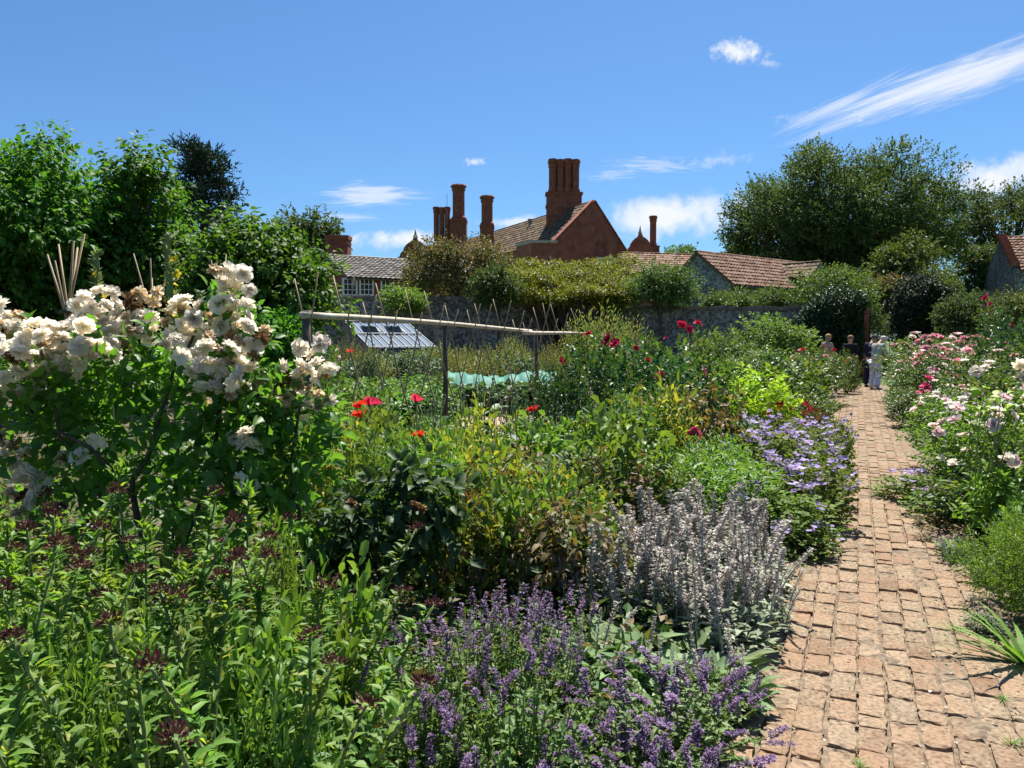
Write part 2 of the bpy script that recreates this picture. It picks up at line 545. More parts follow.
def spray_mesh(mat, n=5, spread=1.0, fr=.5, layers=five, up=.7, wr=.8):
    """a loose head of several small open flowers, radius about 1"""
    g = Geo()
    for i in range(n):
        c = rng.normal(size=3) * spread * np.array([.6, .6, .35])
        ax = unit(np.array([rng.normal() * .5, rng.normal() * .5, up]))
        g.tube([(0, 0, -.9), c * .4 + np.array([0, 0, -.35]), c], .03, 3)
        a = np.arange(5) * 2 * PI / 5 + rng.uniform(0, 6)
        x = unit(np.cross(ax, rng.normal(size=3))); y = np.cross(ax, x)
        d = np.cos(a)[:, None] * x + np.sin(a)[:, None] * y + ax * .2
        g.leaves(np.repeat(c[None], 5, 0), d, np.repeat(ax[None], 5, 0), fr * rng.uniform(.85, 1.1), wr, T_PETAL, rng.random() * .6 + rng.random(5) * .4, 0)
    return g.mesh('flower_head', mat, True)


B['violet'] = [spray_mesh(M['violet'], 4), spray_mesh(M['violet'], 6), spray_mesh(M['violet'], 3)]
B['redspray'] = [spray_mesh(M['redspray'], 6), spray_mesh(M['redspray'], 8)]
B['pinkspray'] = [spray_mesh(M['pink'], 6), spray_mesh(M['pink'], 8)]
B['whitespray'] = [spray_mesh(M['white'], 6), spray_mesh(M['white'], 8)]
B['orangespray'] = [spray_mesh(M['orange'], 4)]


def spike_mesh(name, flower, stem, n=90, h=1.0, r=.07, start=.35, kl=.09, whorl=7, leafy=None, taper=.6, bend=.1):
    """an upright flower spike, height 1, whorls of small kites"""
    g = Geo()
    b = rng.normal(size=2) * bend
    t = np.linspace(0, 1, 5)
    g.tube(np.stack([b[0] * t ** 2, b[1] * t ** 2, t * h], 1), np.linspace(.011, .006, 5), 4, m=1)
    ft = np.floor(rng.random(n) * whorl) / whorl + rng.random(n) * (.55 / whorl)
    z = start + (1.02 - start) * ft
    rr = r * (1 - taper * ft)
    a = rng.uniform(0, 2 * PI, n)
    pos = np.stack([b[0] * z ** 2 + np.cos(a) * rr * .35, b[1] * z ** 2 + np.sin(a) * rr * .35, z * h], 1)
    d = np.stack([np.cos(a), np.sin(a), rng.uniform(.1, .9, n)], 1)
    g.leaves(pos, d, np.array([0, 0, 1]) + rng.normal(size=(n, 3)) * .4, kl * (1 - .5 * taper * ft) * rng.uniform(.7, 1.2, n), .6, T_KITE, None, 0)
    mats = [flower, stem]
    if leafy is not None:
        k = 8
        zz = np.linspace(.05, start, k)
        a = np.arange(k) * PI / 2 + rng.random(k)
        g.leaves(np.stack([b[0] * zz ** 2, b[1] * zz ** 2, zz], 1), np.stack([np.cos(a), np.sin(a), .35 + 0 * a], 1), np.tile((0, 0, 1.0), (k, 1)), .13, .4, T_KITE, None, 2)
        mats.append(leafy)
    return g.mesh(name, mats)


SP_WOOL = [spike_mesh('flower_spike', M['spike_wool'], M['stem_silver'], 170, r=.036, start=.52, kl=.036, whorl=11, leafy=M['silver'], taper=.35, bend=.12) for _ in range(5)]
SP_MINT = [spike_mesh('flower_spike', M['purple'], M['stem_red'], 110, r=.10, start=.3, kl=.12, whorl=8, leafy=None, taper=.45, bend=.2) for _ in range(4)]
SP_SALVIA = [spike_mesh('flower_spike', M['purple'], M['stem'], 70, r=.05, start=.55, kl=.07, whorl=7, leafy=M['mint'], taper=.5, bend=.15) for _ in range(3)]

# ---- prototypes, all one unit high and about one unit wide
# phlox-like stems: unit = 1 m tall, not scaled sideways
for vi in range(4):
    root = empty('phlox_stem')
    lean = rng.normal(size=2) * .12
    t = np.linspace(0, 1, 7)
    g = Geo()
    g.tube(np.stack([lean[0] * t ** 2, lean[1] * t ** 2, t * .97], 1), np.linspace(.0055, .0035, 7), 6)
    g.build('stem', M['stem'], root, True)
    f = Geo()
    zz = np.concatenate([np.arange(.10, .80, .042), np.arange(.80, .97, .025)])
    for i, z in enumerate(zz):
        a0 = (i % 2) * PI / 2 + rng.normal() * .25
        ll = (.070 * (1 - .45 * max(0, z - .55) / .45) * rng.uniform(.75, 1.2))
        for s in (0, PI):
            a = a0 + s + rng.normal() * .15
            el = .25 + .5 * max(0, z - .7) / .3 + rng.normal() * .2
            f.leaves([(lean[0] * z * z, lean[1] * z * z, z)], [(math.cos(a), math.sin(a), el)], [(-.25 * math.cos(a), -.25 * math.sin(a), 1)], ll, rng.uniform(.30, .42), T_LANCE, rng.random() * .6 + .35 * z, 0)
        # small shoots in the axils
        if z > .3 and rng.random() < .8:
            a = rng.uniform(0, 6.28)
            for q in range(4):
                aa = a + rng.normal() * .7
                f.leaves([(lean[0] * z * z, lean[1] * z * z, z + .01)], [(math.cos(aa), math.sin(aa), .9 + rng.normal() * .3)], [(0, .3, 1)], .05 * rng.uniform(.7, 1.2), .34, T_LANCE, rng.random(), 0)
    f.build('foliage', M['phlox'], root, True)
    b = Geo()
    top = np.array([lean[0], lean[1], .97])
    if vi == 3:     # a pale leafy tip that has not set buds yet
        n = 16
        a = rng.uniform(0, 6.28, n)
        b.leaves(top + rng.normal(size=(n, 3)) * .012, np.stack([np.cos(a) * .5, np.sin(a) * .5, .9 + 0 * a], 1), np.tile((0, 0, 1.), (n, 1)) + rng.normal(size=(n, 3)) * .3, .046 * rng.uniform(.6, 1.1, n), .34, T_LANCE, None, 0)
        b.build('shoot_tip', M['phlox_tip'], root, True)
    else:
        n = 80
        d = sphere_dirs(n, -.3)
        b.leaves(top + d * np.array([.024, .024, .032]) * rng.uniform(.3, 1, (n, 1)), d + np.array([0, 0, .5]), rng.normal(size=(n, 3)), (.0135 * rng.uniform(.6, 1.4, n)), .5, T_KITE, None, 0)
        b.build('bud_cluster', M['bud_dark'], root)
    proto('phlox%d' % vi, root)

# generic shrubs
proto('mid0', make_shrub('border_plant', 120, 6, .24, .125, .55, T_LEAF, 'mid', 'stem', 12, amp=.5))
proto('mid1', make_shrub('border_plant', 150, 6, .26, .12, .36, T_LANCE, 'mid', 'stem', 14, zc=.5, up=.8, amp=.5))
proto('mid2', make_shrub('border_plant', 100, 6, .28, .135, .6, T_LEAF, 'bright', 'stem', 10, zc=.55, up=.5, amp=.5))
proto('bright0', make_shrub('leafy_mound', 210, 7, .22, .10, .26, T_LANCE, 'bright', 'stem', 12, zc=.45, up=1.1, inner=.3))
proto('bright1', make_shrub('leafy_mound', 260, 7, .16, .075, .42, T_KITE, 'bright', 'stem', 10, zc=.45, up=.6))
proto('feather', make_shrub('feathery_plant', 420, 8, .16, .06, .32, T_KITE, 'bright', 'stem', 10, zc=.5, up=.7))
proto('lime0', make_shrub('lime_mound', 230, 7, .14, .085, .6, T_KITE, 'lime', 'stem', 10, zc=.45, up=.4))
proto('yellow0', make_shrub('yellowing_plant', 110, 6, .3, .13, .45, T_LEAF, 'yellowing', 'stem', 12, zc=.55, up=1.0, amp=.5))
proto('brown0', make_shrub('browning_plant', 120, 6, .26, .12, .55, T_LEAF, 'browning', 'stem_red', 14, zc=.52, up=.4, droop=.4, amp=.5))
proto('brown1', make_shrub('browning_plant', 130, 6, .28, .10, .45, T_LEAF, 'browning', 'stem_red', 14, zc=.5, up=.8, droop=.2, amp=.5))
proto('grey0', make_shrub('grey_green_plant', 120, 6, .24, .12, .5, T_LEAF, 'grey_green', 'stem', 12, zc=.55, up=.6, amp=.45))
proto('veg0', make_shrub('potato_plant', 150, 6, .18, .13, .65, T_KITE, 'veg', 'stem', 8, zc=.5, up=.4))
proto('cabbage0', make_shrub('cabbage_plant', 60, 4, .2, .30, .8, T_LEAF, 'brassica', 'stem', 6, zc=.5, up=.5, droop=.1))
proto('straw0', make_shrub('tall_seeded_plant', 200, 7, .3, .08, .38, T_KITE, 'straw', 'stem', 16, zc=.55, up=1.2, amp=.45))
proto('rosebush0', make_shrub('rose_bush', 300, 7, .14, .062, .65, T_KITE, 'rose_mid', 'wood', 14, zc=.55, amp=.45))
proto('rosebush1', make_shrub('rose_bush', 340, 7, .14, .058, .65, T_KITE, 'rose_dark', 'wood', 14, zc=.55, amp=.45))
proto('farshrub0', make_shrub('shrub', 480, 8, .13, .056, .6, T_KITE, 'tree_olive', 'wood', 12, zc=.5, amp=.4))
proto('farshrub1', make_shrub('shrub', 480, 8, .13, .056, .6, T_KITE, 'rose_mid', 'wood', 12, zc=.5, amp=.4))
proto('farshrub2', make_shrub('shrub', 480, 8, .13, .054, .6, T_KITE, 'lightshrub', 'wood', 12, zc=.5, amp=.4))


# flowering clumps
def add_heads(root, kinds, n, size, zlo=.75, r=.45, zc=.5, part='flower_head', upright=.4):
    for i in range(n):
        a = rng.uniform(0, 6.28)
        e = rng.uniform(.12, 1.35)
        rr = r * rng.uniform(.85, 1.06)
        z = zc + (1 - zc) * math.sin(e) * rng.uniform(.9, 1.1)
        p = (rr * math.cos(e) * math.cos(a), rr * math.cos(e) * math.sin(a), z)
        me = random.choice(B[random.choice(kinds)])
        child(part, me, root, p, (rng.normal() * upright - .3, rng.normal() * upright, rng.uniform(0, 6.28)), size * rng.uniform(.75, 1.2))


def make_geranium(nf, seed_amp=.4):
    root = make_shrub('geranium_clump', 300, 7, .17, .052, .9, T_LOBED, 'geranium_leaf', 'stem_red', 16, zc=.42, up=.5, amp=seed_amp)
    add_heads(root, ['violet'], nf, .066, r=.5, zc=.5)
    return root


proto('geranium0', make_geranium(19))
proto('geranium1', make_geranium(10, .5))
for i, (kinds, n, key, base) in enumerate((
        (['pink', 'pink', 'blush'], 26, 'pinkrose0', 'rose_mid'), (['pink', 'blush', 'white'], 18, 'pinkrose1', 'rose_mid'),
        (['blush', 'white'], 20, 'whiterose0', 'rose_leaf'), (['crimson'], 9, 'redrose0', 'rose_dark'), (['pink', 'faded', 'crimson'], 9, 'mixrose0', 'rose_mid'))):
    r_ = make_shrub('rose_bush', 460, 7, .12, .042, .6, T_KITE, base, 'wood', 14, zc=.55, amp=.38)
    add_heads(r_, kinds, n, .042, r=.5, zc=.55, part='bloom')
    proto(key, r_)
r_ = make_shrub('red_flowered_plant', 220, 6, .16, .05, .4, T_KITE, 'browning', 'stem_red', 14, zc=.5, up=.8)
add_heads(r_, ['redspray'], 12, .05, r=.45, zc=.55)
proto('redspray0', r_)


# catmint: lax stems with tiny leaves and purple spikes leaning out
def make_mint(n=46, sp=SP_MINT, mat='mint', fl=.26, nst=90, hh=.72, name='catmint_clump', lean=.55):
    root = empty(name)
    g, s = Geo(), Geo()
    tips = []
    for i in range(nst):
        a = rng.uniform(0, 6.28)
        rr = .5 * rng.random() ** .6
        end = np.array([math.cos(a) * rr, math.sin(a) * rr, hh * (1 - .45 * (rr / .5) ** 2) * rng.uniform(.75, 1.1)])
        st = np.array([math.cos(a) * rr * .25, math.sin(a) * rr * .25, 0])
        c = branch_curve(st, end, 6, .1, .03)
        s.tube(c, np.linspace(.006, .004, 6), 3, cap=False)
        k = 34
        tt = rng.uniform(.15, 1, k)
        pos = np.stack([np.interp(tt, np.linspace(0, 1, 6), c[:, q]) for q in range(3)], 1)
        d = unit(rng.normal(size=(k, 3)) + np.array([0, 0, .4]))
        g.leaves(pos, d, np.tile((0, 0, 1.), (k, 1)) + rng.normal(size=(k, 3)) * .4, .044 * rng.uniform(.6, 1.3, k), .5, T_KITE, None, 0)
        tips.append((end, unit(c[-1] - c[-2])))
    g.build('foliage', M[mat], root)
    s.build('stem', M['stem'], root)
    for i in rng.permutation(nst)[:n]:
        e, d = tips[i]
        q = Vector((d[0] * lean * 1.6, d[1] * lean * 1.6, .8)).to_track_quat('Z', 'Y').to_euler()
        child('flower_spike', random.choice(sp), root, e - np.array([0, 0, .04]), q, fl * rng.uniform(.75, 1.25))
    return root


proto('mint0', make_mint(22, fl=.21))
proto('mint2', make_mint(44, fl=.23))
proto('mint1', make_mint(10, nst=110, fl=.2))
proto('salvia0', make_mint(17, SP_SALVIA, 'mint', .5, 60, .6, 'salvia_clump', .2))


# lamb's ear: woolly rosette and upright spikes
def make_lamb(n, nl=140, spl=.9, name='lambs_ear_clump', leafmat='silver', L=.15, zl=.42):
    root = empty(name)
    g = Geo()
    a = rng.uniform(0, 6.28, nl)
    r0 = .46 * rng.random(nl) ** .5
    el = rng.uniform(.1, 1.1, nl)
    pos = np.stack([np.cos(a) * r0, np.sin(a) * r0, rng.uniform(.02, zl, nl)], 1)
    a2 = a + rng.normal(size=nl) * .8
    g.leaves(pos, np.stack([np.cos(a2), np.sin(a2), el], 1), np.stack([-np.cos(a2) * .4, -np.sin(a2) * .4, 1 + 0 * a2], 1), L * rng.uniform(.6, 1.2, nl), .42, T_LEAF, None, 0)
    g.build('foliage', M[leafmat], root, True)
    for i in range(n):
        aa = rng.uniform(0, 6.28)
        rr = .45 * rng.random() ** .5
        child('flower_spike', random.choice(SP_WOOL), root, (math.cos(aa) * rr, math.sin(aa) * rr, .02),
              (rng.normal() * .09, rng.normal() * .09, rng.uniform(0, 6.28)), (spl * 1.25 * rng.uniform(.8, 1.1),) * 2 + (spl * rng.uniform(.75, 1.3),))
    return root


proto('lamb0', make_lamb(26, 330))
proto('lamb1', make_lamb(20, 330))
proto('lambleaf', make_lamb(3, 130, .6, 'lambs_ear_rosette', 'silver_green', .42, .22))


# poppies: tall grey-green stems, a bloom or a seed pod each
def make_poppy(name, bloom=None, pods=3, leafm='grey_green'):
    root = empty(name)
    s, f = Geo(), Geo()
    tops = []
    n = pods + (1 if bloom else 0)
    for i in range(max(1, n)):
        e = np.array([rng.normal() * .12, rng.normal() * .12, 1.0 if i == 0 else rng.uniform(.78, .98)])
        c = branch_curve((rng.normal() * .03, rng.normal() * .03, 0), e, 6, .0, .04)
        s.tube(c, np.linspace(.008, .005, 6), 4)
        tops.append(e)
        k = 10
        tt = rng.uniform(.05, .7, k)
        pos = np.stack([np.interp(tt, np.linspace(0, 1, 6), c[:, q]) for q in range(3)], 1)
        a = rng.uniform(0, 6.28, k)
        f.leaves(pos, np.stack([np.cos(a), np.sin(a), .5 + 0 * a], 1), np.tile((0, 0, 1.), (k, 1)), .17 * rng.uniform(.6, 1.2, k), .5, T_LOBED, None, 0)
    s.build('stem', M['stem'], root, True)
    f.build('foliage', M[leafm], root, True)
    pg = Geo()
    pg.ball((0, 0, .5), (.42, .42, .5)); pg.tube([(0, 0, .95), (0, 0, 1.08)], .4, 8)
    pm = pg.mesh('seed_pod', M['pod'], True)
    for i, e in enumerate(tops):
        if bloom and i == 0:
            child('bloom', random.choice(B[bloom]), root, e, (random.uniform(.1, .7), random.uniform(-.4, .4), random.uniform(0, 6)), .08)
        else:
            child('seed_pod', pm, root, e, (rng.normal() * .2, rng.normal() * .2, 0), .026)
    return root


proto('poppy_red', make_poppy('poppy', 'poppyred', 1))
proto('poppy_pink', make_poppy('poppy', 'poppypink', 1))
proto('poppy_pods', make_poppy('seeding_poppy', None, 6))


# mullein
root = empty('mullein')
s = Geo(); s.tube([(0, 0, 0), (.01, 0, .5), (.0, .01, 1)], (.015, .010), 6)
n = 260
z = rng.uniform(.35, 1, n); a = rng.uniform(0, 6.28, n)
s.leaves(np.stack([np.cos(a) * .008, np.sin(a) * .008, z], 1), np.stack([np.cos(a), np.sin(a), .8 + 0 * a], 1), np.tile((0, 0, 1.), (n, 1)), .022, .6, T_KITE, None, 1)
s.build('stem', [M['stem'], M['silver_green']], root)
f = Geo(); n = 30
a = rng.uniform(0, 6.28, n); z = rng.uniform(.03, .4, n)
f.leaves(np.stack([0 * a, 0 * a, z], 1), np.stack([np.cos(a), np.sin(a), .7 + 0 * a], 1), np.tile((0, 0, 1.), (n, 1)), .17 * (1 - z), .4, T_LEAF, None, 0)
f.build('foliage', M['grey_green'], root, True)
yb = spray_mesh(M['yellow'], 1, .05, .9)
for z in (.56, .58, .60, .62, .63, .66, .68, .69, .705, .72, .76, .77, .785, .80, .81, .83, .86, .89, .93):
    a = rng.uniform(2.9, 6.6)
    child('flower', yb, root, (math.cos(a) * .015, math.sin(a) * .015, z), (rng.normal() * .4 + .9, 0, a), .017)
proto('mullein0', root)


# strap leaves
def make_strap(name, n=34, mat='grassblade', w=.03, arch=.7):
    root = Geo()
    for i in range(n):
        a = rng.uniform(0, 6.28); ln = rng.uniform(.7, 1.1); el = rng.uniform(.5, 1.25)
        k = 6
        t = np.linspace(0, 1, k)
        hx = np.cos(el) * t * ln + arch * .3 * t ** 2
        hz_ = np.sin(el) * t * ln - arch * .42 * t ** 2.4
        c = np.stack([np.cos(a) * hx, np.sin(a) * hx, hz_], 1)
        sd = np.array([-math.sin(a), math.cos(a), 0])
        ww = w * (1 - t ** 2.2) * rng.uniform(.7, 1.2)
        V = np.concatenate([c - sd * ww[:, None], c + sd * ww[:, None] + np.array([0, 0, .004])])
        Q = [(j, j + 1, k + j + 1, k + j) for j in range(k - 1)]
        root.raw(V, None, Q, rng.random())
    o = root.build(name, M[mat])
    return o


proto('strap0', make_strap('strap_leaf_plant'))
proto('weed0', make_strap('grass_tuft', 22, 'grassblade', .035, .9))
freeze_protos()

# ------------------------------------------------------------------ sun and sky
SUN_AZ, SUN_EL = math.radians(18), math.radians(61)
S = Vector((math.sin(SUN_AZ) * math.cos(SUN_EL), math.cos(SUN_AZ) * math.cos(SUN_EL), math.sin(SUN_EL)))
sl = bpy.data.lights.new("sun", 'SUN')
sl.energy = 4.6
sl.angle = math.radians(0.5)
sl.color = (1.0, .95, .86)
so = bpy.data.objects.new("sun", sl)
so.rotation_euler = S.to_track_quat('Z', 'Y').to_euler()
so.location = (0, 0, 40)
col.objects.link(so)

world = bpy.data.worlds.new("World")
scene.world = world
world.use_nodes = True
nt = world.node_tree
nt.nodes.clear()
wo = nt.nodes.new('ShaderNodeOutputWorld')
bg = nt.nodes.new('ShaderNodeBackground')
bg.inputs['Strength'].default_value = 0.05
nt.links.new(bg.outputs[0], wo.inputs['Surface'])
sky = nt.nodes.new('ShaderNodeTexSky')
sky.sky_type = 'NISHITA'
sky.sun_disc = False
sky.sun_elevation = SUN_EL
sky.sun_rotation = SUN_AZ
sky.altitude = 0
sky.air_density = 1.0
sky.dust_density = 0.6
sky.ozone_density = 4.0
tc = nt.nodes.new('ShaderNodeTexCoord')
DIRS = tc.outputs['Generated']


def wmath(op, a, b=None, c=None):
    n = nt.nodes.new('ShaderNodeMath'); n.operation = op
    for i, x in enumerate((a, b, c)):
        if x is None: continue
        if isinstance(x, (int, float)): n.inputs[i].default_value = x
        else: nt.links.new(x, n.inputs[i])
    return n.outputs[0]


def wdot(v):
    n = nt.nodes.new('ShaderNodeVectorMath'); n.operation = 'DOT_PRODUCT'
    nt.links.new(DIRS, n.inputs[0]); n.inputs[1].default_value = v
    return n.outputs['Value']


def cloud(px, py, a, b, rot, op, nscale=2.0, ragged=.9, stretch=1.0, seed=0, gamma=1.0):
    """a patch of cloud fixed to one direction of the sky"""
    c = ray(px, py).normalized()
    ex = Vector((0, 0, 1)).cross(c) * -1; ex.normalize()
    if ex.x < 0: ex = -ex
    ez = ex.cross(c) ; ez = ez if ez.z > 0 else -ez
    th = math.radians(rot)
    e1, e2 = ex * math.cos(th) + ez * math.sin(th), ez * math.cos(th) - ex * math.sin(th)
    d = wmath('MAXIMUM', wdot(c), .02)
    u = wmath('DIVIDE', wmath('DIVIDE', wdot(e1), d), a / F)
    v = wmath('DIVIDE', wmath('DIVIDE', wdot(e2), d), b / F)
    cv = nt.nodes.new('ShaderNodeCombineXYZ')
    nt.links.new(wmath('MULTIPLY', u, stretch * a / max(a, b)), cv.inputs[0])
    nt.links.new(wmath('MULTIPLY', v, b / max(a, b) if stretch == 1 else 1.0), cv.inputs[1])
    cv.inputs[2].default_value = seed * 3.7
    nz = nt.nodes.new('ShaderNodeTexNoise')
    nz.inputs['Scale'].default_value = nscale; nz.inputs['Detail'].default_value = 7; nz.inputs['Roughness'].default_value = .6
    nz.inputs['Distortion'].default_value = .3
    nt.links.new(cv.outputs[0], nz.inputs['Vector'])
    r2 = wmath('ADD', wmath('MULTIPLY', u, u), wmath('MULTIPLY', v, v))
    base = wmath('SUBTRACT', 1.0, wmath('SQRT', r2))
    m = wmath('ADD', base, wmath('MULTIPLY', wmath('SUBTRACT', nz.outputs['Fac'], .55), ragged * 3))
    mr = nt.nodes.new('ShaderNodeMapRange'); mr.interpolation_type = 'SMOOTHSTEP'
    mr.inputs['From Min'].default_value = 0.0; mr.inputs['From Max'].default_value = .9 * gamma
    mr.inputs['To Max'].default_value = op
    nt.links.new(m, mr.inputs['Value'])
    inside = nt.nodes.new('ShaderNodeMapRange'); inside.interpolation_type = 'SMOOTHSTEP'
    inside.inputs['From Min'].default_value = 1.6; inside.inputs['From Max'].default_value = .7
    inside.inputs['To Min'].default_value = 0; inside.inputs['To Max'].default_value = 1
    nt.links.new(r2, inside.inputs['Value'])
    front = wmath('GREATER_THAN', wdot(c), .1)
    return wmath('MULTIPLY', wmath('MULTIPLY', mr.outputs[0], inside.outputs[0]), front)


acc = None
for i, args in enumerate((
        (738, 51, 30, 14, -4, .95, 3.2, .62), (768, 64, 14, 5, -15, .35, 3, .7),
        (945, 82, 150, 19, 13, .85, 3.4, .62, .45), (985, 70, 120, 22, 12, .8, 2.6, .55, .8), (960, 84, 110, 14, 12, .5, 6.0, .8, .6), (860, 116, 17, 8, 5, .6, 3, .8), (840, 104, 66, 9, 22, .6, 4.5, .7, .3), (905, 92, 90, 10, 17, .5, 5, .8, .25),
        (668, 217, 105, 27, 2, .97, 3.6, .60), (690, 210, 80, 18, 4, .8, 5, .6), (745, 203, 50, 14, 8, .5, 4, .7), (1000, 180, 90, 24, 9, .97, 3.6, .6), (1010, 172, 60, 18, 9, .8, 5, .6),
        (372, 195, 62, 16, 3, .65, 4.5, .75, .4), (405, 239, 66, 14, 4, .95, 3.4, .6), (520, 222, 70, 9, 3, .8, 3, .6), (350, 217, 40, 6, 0, .4, 4, .7, .4),
        (475, 162, 16, 5, 2, .65, 3, .6), (650, 165, 50, 11, -4, .4, 5, 1.0, .4), (610, 175, 34, 8, 4, .3, 5, 1.0, .4), (715, 160, 44, 9, 4, .3, 5, 1.0), (800, 118, 30, 8, 4, .25, 5, 1.0))):
    mk = cloud(*args, seed=i)
    acc = mk if acc is None else wmath('MAXIMUM', acc, mk)
mixc = nt.nodes.new('ShaderNodeMix'); mixc.data_type = 'RGBA'
nt.links.new(acc, mixc.inputs['Factor'])
tint = nt.nodes.new('ShaderNodeMix'); tint.data_type = 'RGBA'; tint.blend_type = 'MULTIPLY'
tint.inputs['Factor'].default_value = 1.0
nt.links.new(sky.outputs[0], tint.inputs[6]); tint.inputs[7].default_value = (.60, .90, 1.16, 1)
nt.links.new(tint.outputs[2], mixc.inputs[6])
mixc.inputs[7].default_value = (8.2, 8.5, 9.0, 1)
nt.links.new(mixc.outputs[2], bg.inputs['Color'])

# ------------------------------------------------------------------ ground, beds, path
M['ground'] = noise_mat('rough grass', (.05, .09, .02), (.10, .14, .035), 1.5, .95, bump=.4)
M['soil'] = noise_mat('bed soil', (.045, .032, .02), (.10, .075, .05), 9, .95, bump=.8, c3=(.16, .125, .085))
M['sandy'] = noise_mat('sandy earth', (.24, .18, .12), (.36, .29, .21), 7, .95, bump=.5)
M['lawn'] = noise_mat('mown grass', (.10, .16, .03), (.17, .23, .05), 5, .95, bump=.5)


def sheet(name, pts, z, mat, nx=1):
    g = Geo()
    g.raw([(p[0], p[1], z) for p in pts], None, [(0, 1, 2, 3)])
    return tag(g.build(name, mat), kind='structure')


sheet('ground', [(-600, -300), (700, -300), (700, 900), (-600, 900)], 0.0, M['ground'])
a, b, c, d = UV(-4, -.64), UV(27.5, -.64), UV(27.5, -30), UV(-4, -22)
sheet('bed_soil', [d, a, b, c], 0.004, M['soil'])
a, b, c, d = UV(-4, .64), UV(27.5, .64), UV(27.5, 14), UV(-4, 12)
sheet('border_soil', [a, d, c, b], 0.004, M['soil'])
sheet('sandy_path', [(-2.6, 13.0), (1.6, 14.2), (1.5, 15.4), (-2.6, 14.6)], 0.008, M['sandy'])
sheet('grass_path', [(-4.6, 11.0), (-1.0, 12.0), (-1.2, 12.8), (-4.6, 12.3)], 0.008, M['lawn'])

# brick path
m, pnt, out = new_mat('worn brick')
at = nd(pnt, 'ShaderNodeAttribute', attribute_name='v')
r1 = ramp(pnt, [(0, (.15, .088, .056)), (.25, (.235, .14, .086)), (.55, (.29, .185, .118)), (.85, (.33, .235, .16)), (1, (.25, .19, .138))], at.outputs['Fac'])
tcb = nd(pnt, 'ShaderNodeTexCoord')
n1 = nd(pnt, 'ShaderNodeTexNoise'); n1.inputs['Scale'].default_value = 3.2; n1.inputs['Detail'].default_value = 8; n1.inputs['Roughness'].default_value = .65
n2 = nd(pnt, 'ShaderNodeTexNoise'); n2.inputs['Scale'].default_value = 60; n2.inputs['Detail'].default_value = 7
n3 = nd(pnt, 'ShaderNodeTexVoronoi'); n3.inputs['Scale'].default_value = 60
for n in (n1, n2, n3):
    pnt.links.new(tcb.outputs['Object'], n.inputs['Vector'])
dirt = nd(pnt, 'ShaderNodeMapRange'); dirt.inputs['From Min'].default_value = .33; dirt.inputs['From Max'].default_value = .60
pnt.links.new(n1.outputs['Fac'], dirt.inputs['Value'])
mx = nd(pnt, 'ShaderNodeMix', data_type='RGBA')
dm = nd(pnt, 'ShaderNodeMath', operation='MULTIPLY'); dm.inputs[1].default_value = .85
pnt.links.new(dirt.outputs[0], dm.inputs[0])
pnt.links.new(dm.outputs[0], mx.inputs['Factor'])
pnt.links.new(r1.outputs[0], mx.inputs[6])
r2 = ramp(pnt, [(.3, (.15, .112, .072)), (.7, (.335, .262, .178))], n2.outputs['Fac'])
pnt.links.new(r2.outputs[0], mx.inputs[7])
mg = nd(pnt, 'ShaderNodeMix', data_type='RGBA', blend_type='MULTIPLY'); mg.inputs['Factor'].default_value = .6
r3 = ramp(pnt, [(.3, (.42, .42, .42)), (.48, (.92, .91, .9)), (.7, (1.15, 1.12, 1.08))], n2.outputs['Fac'])
pnt.links.new(mx.outputs[2], mg.inputs[6]); pnt.links.new(r3.outputs[0], mg.inputs[7])
bb = principled(pnt, out, .92, .15)
pnt.links.new(mg.outputs[2], bb.inputs['Base Color'])
bp = nd(pnt, 'ShaderNodeBump'); bp.inputs['Strength'].default_value = .45; bp.inputs['Distance'].default_value = .006
ad = nd(pnt, 'ShaderNodeMath', operation='ADD')
pnt.links.new(n2.outputs['Fac'], ad.inputs[0]); pnt.links.new(n1.outputs['Fac'], ad.inputs[1])
pnt.links.new(ad.outputs[0], bp.inputs['Height']); pnt.links.new(bp.outputs[0], bb.inputs['Normal'])
M['brick_path'] = m
M['path_earth'] = noise_mat('path earth', (.08, .058, .038), (.18, .135, .09), 30, .95, bump=.8, c3=(.30, .225, .15))

pg = Geo()
a, b, c, d = UV(-2, -.75), UV(-2, .75), UV(28, .75), UV(28, -.75)
earth = Geo()
NU, NV = 900, 40
us, vs = np.linspace(-1, 28, NU), np.linspace(-.78, .80, NV)
uu, vv = np.meshgrid(us, vs, indexing='ij')
pts = np.array(PO)[None, None] + uu[..., None] * np.array(PD) + vv[..., None] * np.array(PN)
pts[..., 2] = .0125 + .004 * np.sin(uu * 3.1 + vv * 7) + rng.normal(size=uu.shape) * .0035
bump_ = np.zeros_like(uu)
for _ in range(260):     # earth trodden over the bricks in patches, most along the edges
    cu, cv_ = rng.uniform(1.5, 14), (rng.choice([-1, 1]) * (.66 - abs(rng.normal()) * .16) if rng.random() < .75 else rng.uniform(-.6, .6))
    ru_, rv_ = rng.uniform(.06, .28), rng.uniform(.03, .09)
    bump_ = np.maximum(bump_, rng.uniform(.5, 1.25) * np.exp(-((uu - cu) / ru_) ** 2 - ((vv - cv_) / rv_) ** 2))
pts[..., 2] += bump_ * .019 + bump_ * rng.normal(size=uu.shape) * .002
pts[:, 0, 2] = pts[:, -1, 2] = .006
ii = np.arange(NU - 1)[:, None] * NV + np.arange(NV - 1)[None]
earth.raw(pts.reshape(-1, 3), None, np.stack([ii, ii + NV, ii + NV + 1, ii + 1], -1).reshape(-1, 4))
tag(earth.build('path_earth', M['path_earth'], None, True), kind='structure')
NC = 11
CW = 1.24 / NC
BL = .202
ce = np.array([0, .03, .14, .5, .86, .97, 1])
re_ = np.array([0, .06, .3, .7, .94, 1])
